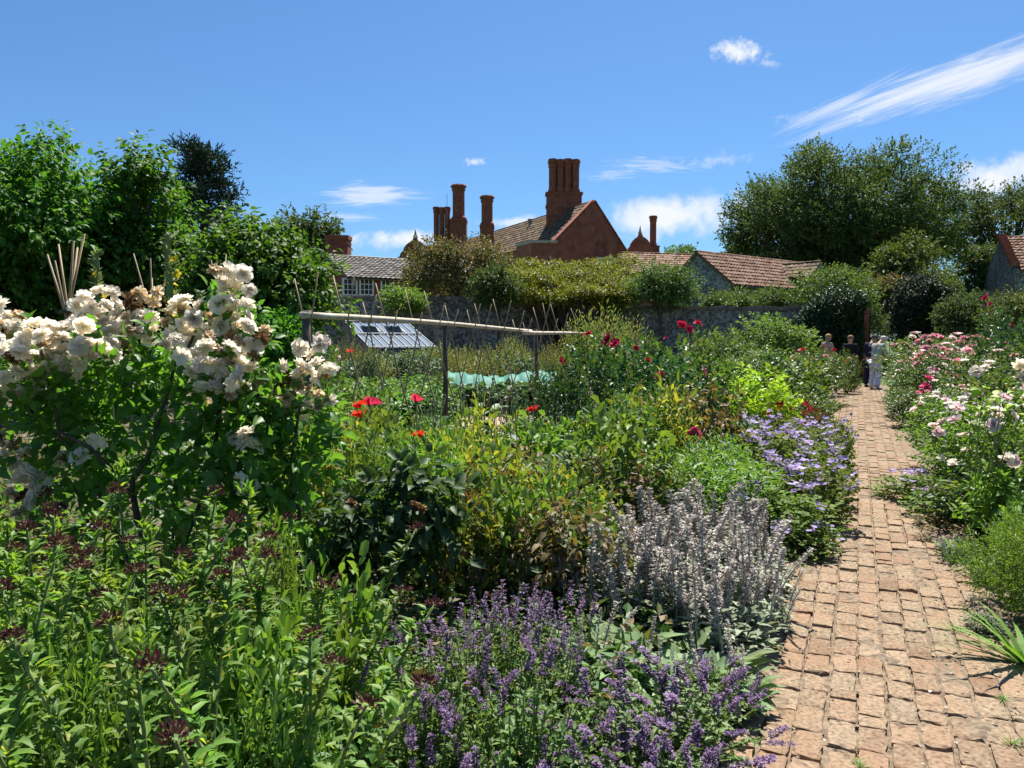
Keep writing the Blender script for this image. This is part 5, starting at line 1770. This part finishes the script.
plant('lime0', 772, 10.4, 386, 45, 'small lime-green mound just in front of the larger lime mound')
for (k, px, Y, top, wid, lab) in (
        ('mid0', 790, 13.0, 368, 65, 'grey-green leafy mound right behind the lime mound'), ('mint1', 814, 14.3, 377, 62, 'greyish flowering mound nearest the path bend, below the dark rose'),
        ('farshrub1', 799, 12.2, 388, 64, 'dense green mound beside the far bricks, before the greyish one'), ('mixrose0', 818, 18.0, 345, 66, 'dark rose bush with blush blooms below the bareheaded woman'),
        ('farshrub2', 850, 22, 374, 22, 'small bright bush at the path edge, near the standing visitors'), ('farshrub0', 826, 20.5, 354, 38, 'bushy rose foliage in front of the visitor in dark glasses'),
        ('farshrub0', 846, 21.3, 350, 26, 'little leafy bush hiding the legs of the visitor in dark glasses'), ('farshrub2', 775, 20.5, 307, 95, 'large light green shrub standing before the flint wall'), ('farshrub0', 728, 18.5, 333, 85, 'spreading olive bush next to the large light shrub'),
        ('farshrub1', 762, 16.5, 345, 90, 'green rose foliage mound below the large light shrub'), ('farshrub0', 700, 15.5, 345, 70, 'olive bush behind the dark wooden stake'),
        ('farshrub1', 800, 17.0, 352, 70, 'green bush between the light shrub and the dark rose'), ('farshrub1', 735, 14.0, 352, 70, 'rose bush without blooms above the lime mound'),
        ('straw0', 608, 15.5, 318, 50, 'tall wispy seeded plant behind the crimson roses'), ('straw0', 632, 16.2, 328, 46, 'tall wispy seeded plant next to the flint wall corner, right of its twin'),
        ('straw0', 585, 17.5, 322, 50, 'wispy plant at the far rail end'), ('farshrub0', 655, 15.0, 338, 50, 'greyish bush behind the tallest crimson rose')):
    plant(k, px, Y, top, wid, lab, 'shrub' if 'bush' in lab or 'shrub' in lab else 'plant')


def with_blooms(root, spec):
    """open blooms at chosen places on one bush, as parts of it"""
    bpy.context.view_layer.update()
    inv = root.matrix_world.inverted()
    sc_ = root.scale
    for (kind, px, py, Y, size) in spec:
        o = child('bloom', random.choice(B[kind]), root, inv @ W(px, py, Y), (rng.normal() * .3 + .7, rng.normal() * .3, rng.uniform(0, 6)), (size / sc_.x, size / sc_.y, size / sc_.z))


r1_ = plant('rosebush1', 598, 8.6, 345, 100, 'dark glossy rose bush with crimson double blooms at its top, before the rail end', 'rose bush', tilt=0)
with_blooms(r1_, [('crimson', 607, 340, 8.4, .065), ('crimson', 614, 344, 8.3, .06), ('crimson', 588, 334, 8.5, .05), ('crimson', 562, 361, 8.3, .04)])
r1_ = plant('rosebush1', 650, 9.0, 348, 120, 'wide dark rose bush with one large crimson bloom on its face', 'rose bush', tilt=0)
with_blooms(r1_, [('crimson', 660, 376, 8.3, .062), ('crimson', 648, 360, 8.4, .04), ('crimson', 636, 348, 8.6, .035), ('crimson', 666, 338, 8.8, .03)])
r1_ = plant('rosebush0', 694, 10.0, 335, 95, 'rose bush holding crimson blooms high against the flint wall', 'rose bush', tilt=0)
with_blooms(r1_, [('crimson', 682, 325, 10, .065), ('crimson', 698, 323, 10, .055), ('crimson', 690, 329, 9.9, .04)])
plant('rosebush1', 560, 8.2, 372, 70, 'dark rose bush without open blooms next to the teal netting', 'rose bush')
plant('rosebush0', 632, 7.6, 395, 90, 'grey-green rose bush low in front of the dark crimson ones', 'rose bush')
r1_ = plant('brown0', 700, 7.9, 380, 75, 'reddish-brown tinted bush with one magenta bloom near the violet geraniums', 'rose bush', tilt=0)
with_blooms(r1_, [('rosepink', 694, 434, 7.4, .07), ('rosepink', 704, 371, 7.6, .04)])
plant('yellow0', 665, 7.4, 392, 60, 'yellow-tinged bush between the crimson rose and lime mound', 'shrub')
plant('rosebush0', 702, 11.4, 362, 60, 'rose bush left of the lime mound', 'rose bush')

# vegetable plot
scatter(['veg0'], 34, (325, 440), (13.2, 17.5), (390, 376), 46, 3, 'leafy potato plant in the vegetable rows beyond the poppies', 'potato plants', dmin=.5)
scatter(['cabbage0'], 18, (458, 575), (15.6, 17.6), (389, 384), 30, 2, 'cabbage plant in front of the teal netting', 'cabbages', dmin=.35)
scatter(['straw0', 'straw0', 'grey0'], 26, (335, 575), (21, 24.5), (356, 346), 36, 5, 'tall seedy vegetable plant in front of the flint wall', 'tall plants before the wall', dmin=.4)
plant('whiterose0', 326, 12.5, 336, 50, 'pale-flowered rose under the near end of the rail', 'rose bush')
plant('redrose0', 315, 11.5, 360, 40, 'small rose with dark pink blooms beside the pale-flowered rose', 'rose bush')
plant('grey0', 372, 20, 348, 26, 'dark upright plant in front of the glasshouse', 'plant')
r1_ = plant('poppy_red', 361, 18, 352, None, 'tall orange flower stem in front of the glasshouse', 'plant')
scatter(['mid0', 'mid1'], 8, (280, 345), (8.5, 12.5), (420, 385), 60, 8, 'leafy green plant behind the end of the white rose bush', 'leafy plants behind the white rose', dmin=.5)

# right-hand border
plant('strap0', 1026, 3.55, 590, 120, 'strap-leaved clump with long arching leaves at the brick edge', 'plant')
plant('feather', 1012, 4.35, 515, 90, 'feathery bright green clump behind the strap leaves', 'plant')
plant('feather', 1050, 4.0, 520, 110, 'feathery bright green clump cut by the picture edge', 'plant')
plant('feather', 1030, 5.0, 505, 80, 'feathery clump between the white rose and nearest feathery clump', 'plant')
plant('geranium1', 912, 7.3, 470, 75, 'violet geranium sprawling onto the bricks from the rose border', 'plant')
plant('geranium1', 935, 6.6, 488, 60, 'violet geranium close under the white rose bush', 'plant')
plant('brown1', 952, 5.75, 545, 62, 'low reddish-stemmed plant at the brick edge below the white rose', 'plant')
plant('salvia0', 958, 5.2, 535, 40, 'few mauve spikes leaning over the shaded bricks', 'plant')
for (k, px, Y, top, wid, lab) in (('mid0', 963, 5.35, 546, 50, 'small leafy plant in the shade at the brick edge'), ('mid1', 990, 4.75, 560, 50, 'upright green plant between the bricks and feathery clump'), ('brown0', 940, 6.2, 520, 46, 'reddish low plant next to the spreading border geranium'), ('grey0', 985, 3.95, 640, 40, 'little grey-green plant behind the strap leaves')):
    plant(k, px, Y, top, wid, lab)
big = [('whiterose0', 985, 6.7, 398, 150, 'white rose bush with blush blooms nearest the shaded bricks'), ('whiterose0', 1040, 5.9, 385, 150, 'white rose bush cut by the picture edge above the feathery clump'),
       ('whiterose0', 955, 8.8, 392, 110, 'white and blush rose bush behind the violet border geraniums'), ('pinkrose1', 950, 10.8, 385, 86, 'blush pink rose bush overhanging the middle of the path'),
       ('rosebush0', 1000, 8.6, 372, 110, 'tall green rose bush carrying few white blooms'), ('pinkrose0', 932, 15.0, 352, 78, 'pink rose bush beside the path just before the visitors'),
       ('pinkrose0', 950, 15.0, 345, 100, 'broad pink rose bush in the second row, in front of the yew'), ('pinkrose0', 928, 18.5, 334, 90, 'pink rose bush highest against the clipped yew'),
       ('pinkrose0', 970, 18.0, 335, 90, 'pink rose bush beside the dark leafy shrub'), ('pinkrose1', 918, 18.0, 344, 38, 'pink rose bush touching the visitor in white trousers'),
       ('pinkrose1', 985, 12.2, 350, 110, 'pink and white rose bush under the red climbing rose'), ('farshrub1', 903, 16.5, 385, 44, 'low green bush at the path edge below the pink roses'),
       ('farshrub1', 917, 13.2, 386, 60, 'green bush shading the middle of the path'), ('rosebush1', 1000, 13.5, 318, 70, 'tall dark climbing rose with red blooms near the outbuilding'),
       ('farshrub0', 1044, 11.5, 318, 90, 'tall yellow-green shrub cut by the picture edge'), ('mid0', 975, 6.1, 480, 90, 'leafy green plant under the nearest white rose bush'), ('mid2', 1010, 5.6, 470, 80, 'broad-leaved green plant between white rose and feathery clump')]
RB = {}
for (k, px, Y, top, wid, lab) in big:
    RB[lab] = plant(k, px, Y, top, wid, lab, 'rose bush' if 'rose bush' in lab or 'climbing' in lab else 'shrub', tilt=0)
with_blooms(RB['tall green rose bush carrying few white blooms'], [('cream2', 976, 371, 7.6, .065), ('cream2', 985, 367, 7.7, .05), ('white', 1000, 400, 7.7, .05)])
with_blooms(RB['white rose bush cut by the picture edge above the feathery clump'], [('cream2', 1021, 365, 5.6, .06), ('cream2', 1024, 378, 5.6, .06), ('white', 1008, 458, 5.4, .05), ('blush', 1015, 462, 5.4, .05)])
with_blooms(RB['white rose bush with blush blooms nearest the shaded bricks'], [('blush', 938, 432, 6.4, .055), ('white', 953, 463, 6.3, .05), ('blush', 968, 450, 6.3, .05), ('white', 976, 424, 6.4, .05), ('blush', 996, 462, 6.2, .05), ('white', 1000, 424, 6.3, .05), ('white', 942, 458, 6.3, .04)])
with_blooms(RB['tall dark climbing rose with red blooms near the outbuilding'], [('crimson', 985, 298, 13.2, .05), ('crimson', 990, 304, 13.2, .045), ('crimson', 1012, 326, 13, .05)])
with_blooms(RB['pink and white rose bush under the red climbing rose'], [('rosepink', 928, 378, 11.4, .08), ('rosepink', 926, 386, 11.4, .08), ('rosepink', 922, 393, 11.4, .08), ('white', 922, 398, 11.3, .07)])
sh = empty('climbing_shoot', G(1010, 5.3), 'lime-green leafy shoots held up in front of the white blooms', 'plant')
so_ = np.array(sh.location); g, s = Geo(), Geo()
for (px, py) in ((972, 402), (985, 388), (1000, 394), (1008, 408), (1018, 390), (1030, 398), (990, 404), (1022, 410), (1040, 388)):
    e = np.array(W(px, py + 3, 5.2)) - so_
    c = branch_curve((e[0] * .4, .25, .45), e, 7, .05, .03)
    s.tube(c, np.linspace(.0035, .002, 7), 5)
    for q in range(3):
        dd = np.array([rng.normal(), rng.normal() * .7, rng.uniform(-.2, .6)])
        g.leaves([e + rng.normal(size=3) * .02], [dd], [(rng.normal() * .3, -.3, 1)], .075 * rng.uniform(.7, 1.2), .7, T_LEAF, rng.random(), 0)
g.build('foliage', M['lime'], sh, True); s.build('stem', M['stem'], sh, True)
# tufts growing between the bricks
for i, (u, v, s_, lab) in enumerate(((3.9, -.47, .09, 'small grass tuft in the bricks in front of the silver spikes'), (3.3, .47, .07, 'tiny yellowish weed in a brick joint at the near bottom corner'),
                                    (2.9, -.05, .06, 'tiny weed in a joint in the middle of the near bricks'), (4.5, .42, .08, 'grass tuft in the bricks opposite the strap-leaved clump'), (3.7, .5, .06, 'tiny weed in a brick joint beside the strap leaves'))):
    p = UV(u, v); p.z = .025
    place('weed0', p, i * 1.3, (s_, s_, s_ * .8), lab, 'weed')

# ------------------------------------------------------------------ people
def skin(name, verts, edges, radii, mat, parent, subdiv=2):
    me = bpy.data.meshes.new(name + '_skel')
    me.from_pydata([tuple(v) for v in verts], edges, [])
    o = bpy.data.objects.new(name + '_skel', me); col.objects.link(o)
    o.modifiers.new('skin', 'SKIN')
    sv = me.skin_vertices[0].data if len(me.skin_vertices) else None
    if sv is None:
        bpy.context.view_layer.objects.active = o
        bm_l = me.skin_vertices
    for i, r in enumerate(radii):
        r = (r, r) if np.isscalar(r) else r
        sv[i].radius = r
        sv[i].use_root = (i == 0)
    ss = o.modifiers.new('sub', 'SUBSURF'); ss.levels = subdiv
    dg = bpy.context.evaluated_depsgraph_get()
    m2_ = bpy.data.meshes.new_from_object(o.evaluated_get(dg))
    m2_.name = name
    bpy.data.objects.remove(o)
    m2_.materials.clear(); m2_.materials.append(mat)
    m2_.polygons.foreach_set('use_smooth', np.ones(len(m2_.polygons), bool))
    r = bpy.data.objects.new(name, m2_); col.objects.link(r); r.parent = parent
    return r


SKINM = noise_mat('skin', (.50, .30, .21), (.58, .36, .26), 20, .55)


def person(loc, heading, label, lean, hair, hair_len, top, legs, shoe, H=1.66, arm=.35, head_dip=.2, sleeves=True, glasses=False):
    """standing figure facing its own +Y, leaning forward by lean radians from the hips"""
    root = empty('person', loc, label, 'person'); root.rotation_euler = (0, 0, heading)
    k = H / 1.7
    hip = np.array([0, 0, .92])
    def L(p):      # lean everything above the hips
        p = np.array(p, float) - hip
        c, s_ = math.cos(lean), math.sin(lean)
        return (hip + np.array([p[0], p[1] * c + p[2] * s_, p[2] * c - p[1] * s_])) * k
    def N(p): return np.array(p, float) * k
    v, e, r = [], [], []
    def add(p, rad, par=None):
        v.append(p); r.append(rad if np.isscalar(rad) else tuple(rad))
        if par is not None: e.append((par, len(v) - 1))
        return len(v) - 1
    pel = add(N((0, 0, .94)), (.14 * k, .10 * k))
    wst = add(L((0, 0, 1.10)), (.125 * k, .09 * k), pel)
    ch = add(L((0, .0, 1.30)), (.15 * k, .10 * k), wst)
    nk = add(L((0, .0, 1.45)), .055 * k, ch)
    hd0 = add(L((0, .02 + head_dip * .06, 1.53)), .062 * k, nk)
    hd1 = add(L((0, .04 + head_dip * .2, 1.60)), .086 * k, hd0)
    hd2 = add(L((0, .03 + head_dip * .26, 1.67)), .078 * k, hd1)
    hands = []
    for sgn in (-1, 1):
        th_ = add(N((sgn * .09, 0, .86)), .085 * k, pel)
        kn = add(N((sgn * .10, .03, .49)), .058 * k, th_)
        an = add(N((sgn * .105, -.02, .09)), .038 * k, kn)
        add(N((sgn * .12, .12, .04)), .034 * k, an)
        sh = add(L((sgn * .17, 0, 1.39)), .058 * k, ch)
        el = add(L((sgn * .22, .04 + arm * .12, 1.13)), .042 * k, sh)
        wr = add(L((sgn * .17, .10 + arm * .5, 1.02 + arm * .14)), .028 * k, el)
        pm = add(L((sgn * .16, .15 + arm * .56, 1.0 + arm * .16)), (.036 * k, .018 * k), wr)
        hands.append((pm, sgn))
    body = skin('body', v, e, r, SKINM, root)
    g = Geo()
    for pm, sgn in hands:      # five bent fingers on each hand
        p = v[pm]
        for q in range(5):
            if q < 4:
                b = p + np.array([(q - 1.5) * .019 * k, .02 * k, 0]); m_ = b + np.array([0, .035, -.006]) * k; t = m_ + np.array([0, .022, -.02]) * k * (1 - .15 * abs(q - 1.4))
            else:
                b = p + np.array([-sgn * .03, -.01, 0]) * k; m_ = b + np.array([-sgn * .02, .028, -.008]) * k; t = m_ + np.array([sgn * .004, .022, -.01]) * k
            g.tube([b, m_, t], [.009 * k, .0085 * k, .006 * k], 6)
    # nose, ears
    f = lambda p: L(p)
    hc = v[hd1]
    fw = L((0, 1, 1.6)) - L((0, 0, 1.6)); fw = fw / np.linalg.norm(fw)
    upv = L((0, 0, 2)) - L((0, 0, 1)); upv = upv / np.linalg.norm(upv)
    sdv = np.array([1, 0, 0])
    g.tube([hc + fw * .075 * k + upv * .03 * k, hc + fw * .102 * k - upv * .005 * k], [.008 * k, .014 * k], 6)
    for sgn in (-1, 1):
        g.ball(hc + sdv * sgn * .084 * k, (.012 * k, .02 * k, .03 * k))
    fo = g.build('hands_and_face', SKINM, root, True)
    fo.name = 'face_and_fingers'
    g = Geo()
    for sgn in (-1, 1):
        if glasses:
            g.ball(hc + fw * .083 * k + sdv * sgn * .034 * k + upv * .02 * k, (.028 * k, .012 * k, .022 * k))
        else:
            g.ball(hc + fw * .078 * k + sdv * sgn * .032 * k + upv * .02 * k, (.012 * k, .008 * k, .008 * k))
    g.build('sunglasses' if glasses else 'eyes', M['dark_centre'], root, True)
    g = Geo(); g.ball(hc + fw * .082 * k - upv * .042 * k, (.024 * k, .008 * k, .007 * k)); g.build('mouth', plain('lips', (.42, .16, .14)), root, True)
    # hair: a cap over the back and top of the skull, longer behind if long
    hv = [hc + upv * .03 * k - fw * .02 * k, hc + upv * .09 * k - fw * .01 * k, hc - fw * .06 * k - upv * .03 * k]
    he, hr = [(0, 1), (0, 2)], [.098 * k, .07 * k, .075 * k]
    if hair_len > 0:
        hv.append(hc - fw * .075 * k - upv * hair_len * k); he.append((2, 3)); hr.append(.07 * k)
    hg = Geo()
    hg.ball(hc + upv * .035 * k - fw * .022 * k, (.098 * k, .098 * k, .092 * k), seg=14, rings=9)
    if hair_len > 0:
        hg.ball(hc - fw * .05 * k - upv * hair_len * .4 * k, (.085 * k, .055 * k, (.06 + hair_len * .55) * k), seg=12, rings=8)
    hg.build('hair', hair, root, True)
    # top
    tv, te, tr = [N((0, 0, .90)), L((0, 0, 1.10)), L((0, 0, 1.30)), L((0, 0, 1.42))], [(0, 1), (1, 2), (2, 3)], [(.185 * k, .135 * k), (.16 * k, .115 * k), (.185 * k, .125 * k), (.085 * k, .075 * k)]
    for sgn in (-1, 1):
        tv.append(L((sgn * .175, 0, 1.385))); te.append((2, len(tv) - 1)); tr.append(.078 * k)
        tv.append(L((sgn * .222, .04 + arm * .12, 1.14))); te.append((len(tv) - 2, len(tv) - 1)); tr.append(.062 * k)
        if sleeves:
            tv.append(L((sgn * .175, .09 + arm * .47, 1.03 + arm * .135))); te.append((len(tv) - 2, len(tv) - 1)); tr.append(.047 * k)
    skin('shirt', tv, te, tr, top, root)
    lv, le, lr = [N((0, 0, .95))], [], [(.165 * k, .125 * k)]
    for sgn in (-1, 1):
        lv.append(N((sgn * .092, 0, .84))); le.append((0, len(lv) - 1)); lr.append(.108 * k)
        lv.append(N((sgn * .102, .025, .49))); le.append((len(lv) - 2, len(lv) - 1)); lr.append(.088 * k)
        lv.append(N((sgn * .108, -.015, .07))); le.append((len(lv) - 2, len(lv) - 1)); lr.append(.085 * k)
    skin('trousers', lv, le, lr, legs, root)
    for sgn in (-1, 1):
        skin('shoe', [N((sgn * .11, -.05, .045)), N((sgn * .115, .05, .042)), N((sgn * .122, .15, .036))], [(0, 1), (1, 2)], [.045 * k, .05 * k, .04 * k], shoe, root, 2)
    return root


cloth = lambda n, c: noise_mat(n, tuple(x * .85 for x in c), c, 25, .85, spec=.15)
person(G(874.5, 23.2), -1.15, 'visitor in pale green top and long white trousers bending toward the pink roses', .30, cloth('grey white hair', (.60, .56, .5)), .0, cloth('pale green shirt', (.40, .46, .38)), cloth('white trousers', (.58, .62, .74)), cloth('pale shoe', (.5, .46, .42)), 1.66, .7, .5)
person(G(869, 24.4), -.95, 'visitor in dark navy clothes half hidden behind the one in white trousers', .24, cloth('dark grey hair', (.12, .10, .09)), .0, cloth('navy top', (.02, .025, .05)), cloth('navy trousers', (.015, .018, .035)), cloth('black shoe', (.02, .02, .02)), 1.68, .3, .3)
person(G(826, 24.5), -1.3, 'blonde visitor with long hair whose head shows above the dark rose bush', .0, cloth('blonde hair', (.42, .28, .14)), .2, cloth('tan top', (.50, .34, .26)), cloth('beige trousers', (.5, .45, .38)), cloth('brown shoe', (.1, .06, .04)), 1.66, .2, .1)
person(G(849, 24.2), 2.9, 'visitor in dark glasses and black top facing the camera near the gate', .0, cloth('light brown hair', (.30, .19, .10)), .05, cloth('black top', (.02, .02, .022)), cloth('pale trousers', (.55, .58, .64)), cloth('white shoe', (.6, .6, .6)), 1.62, .2, .1, True, True)

# ------------------------------------------------------------------ clean up and render settings
for r in PROTO.values():
    for c in list(r.children_recursive):
        bpy.data.objects.remove(c)
    bpy.data.objects.remove(r)

scene.view_settings.view_transform = 'Standard'
scene.view_settings.look = 'None'
scene.view_settings.exposure = 1.2
scene.view_settings.gamma = 1.0
scene.view_settings.use_curve_mapping = False
cy = scene.cycles
cy.max_bounces = 10
cy.diffuse_bounces = 6
cy.glossy_bounces = 2
cy.transmission_bounces = 6
cy.transparent_max_bounces = 6
cy.use_denoising = True
cy.caustics_reflective = False
cy.caustics_refractive = False
cy.sample_clamp_indirect = 6
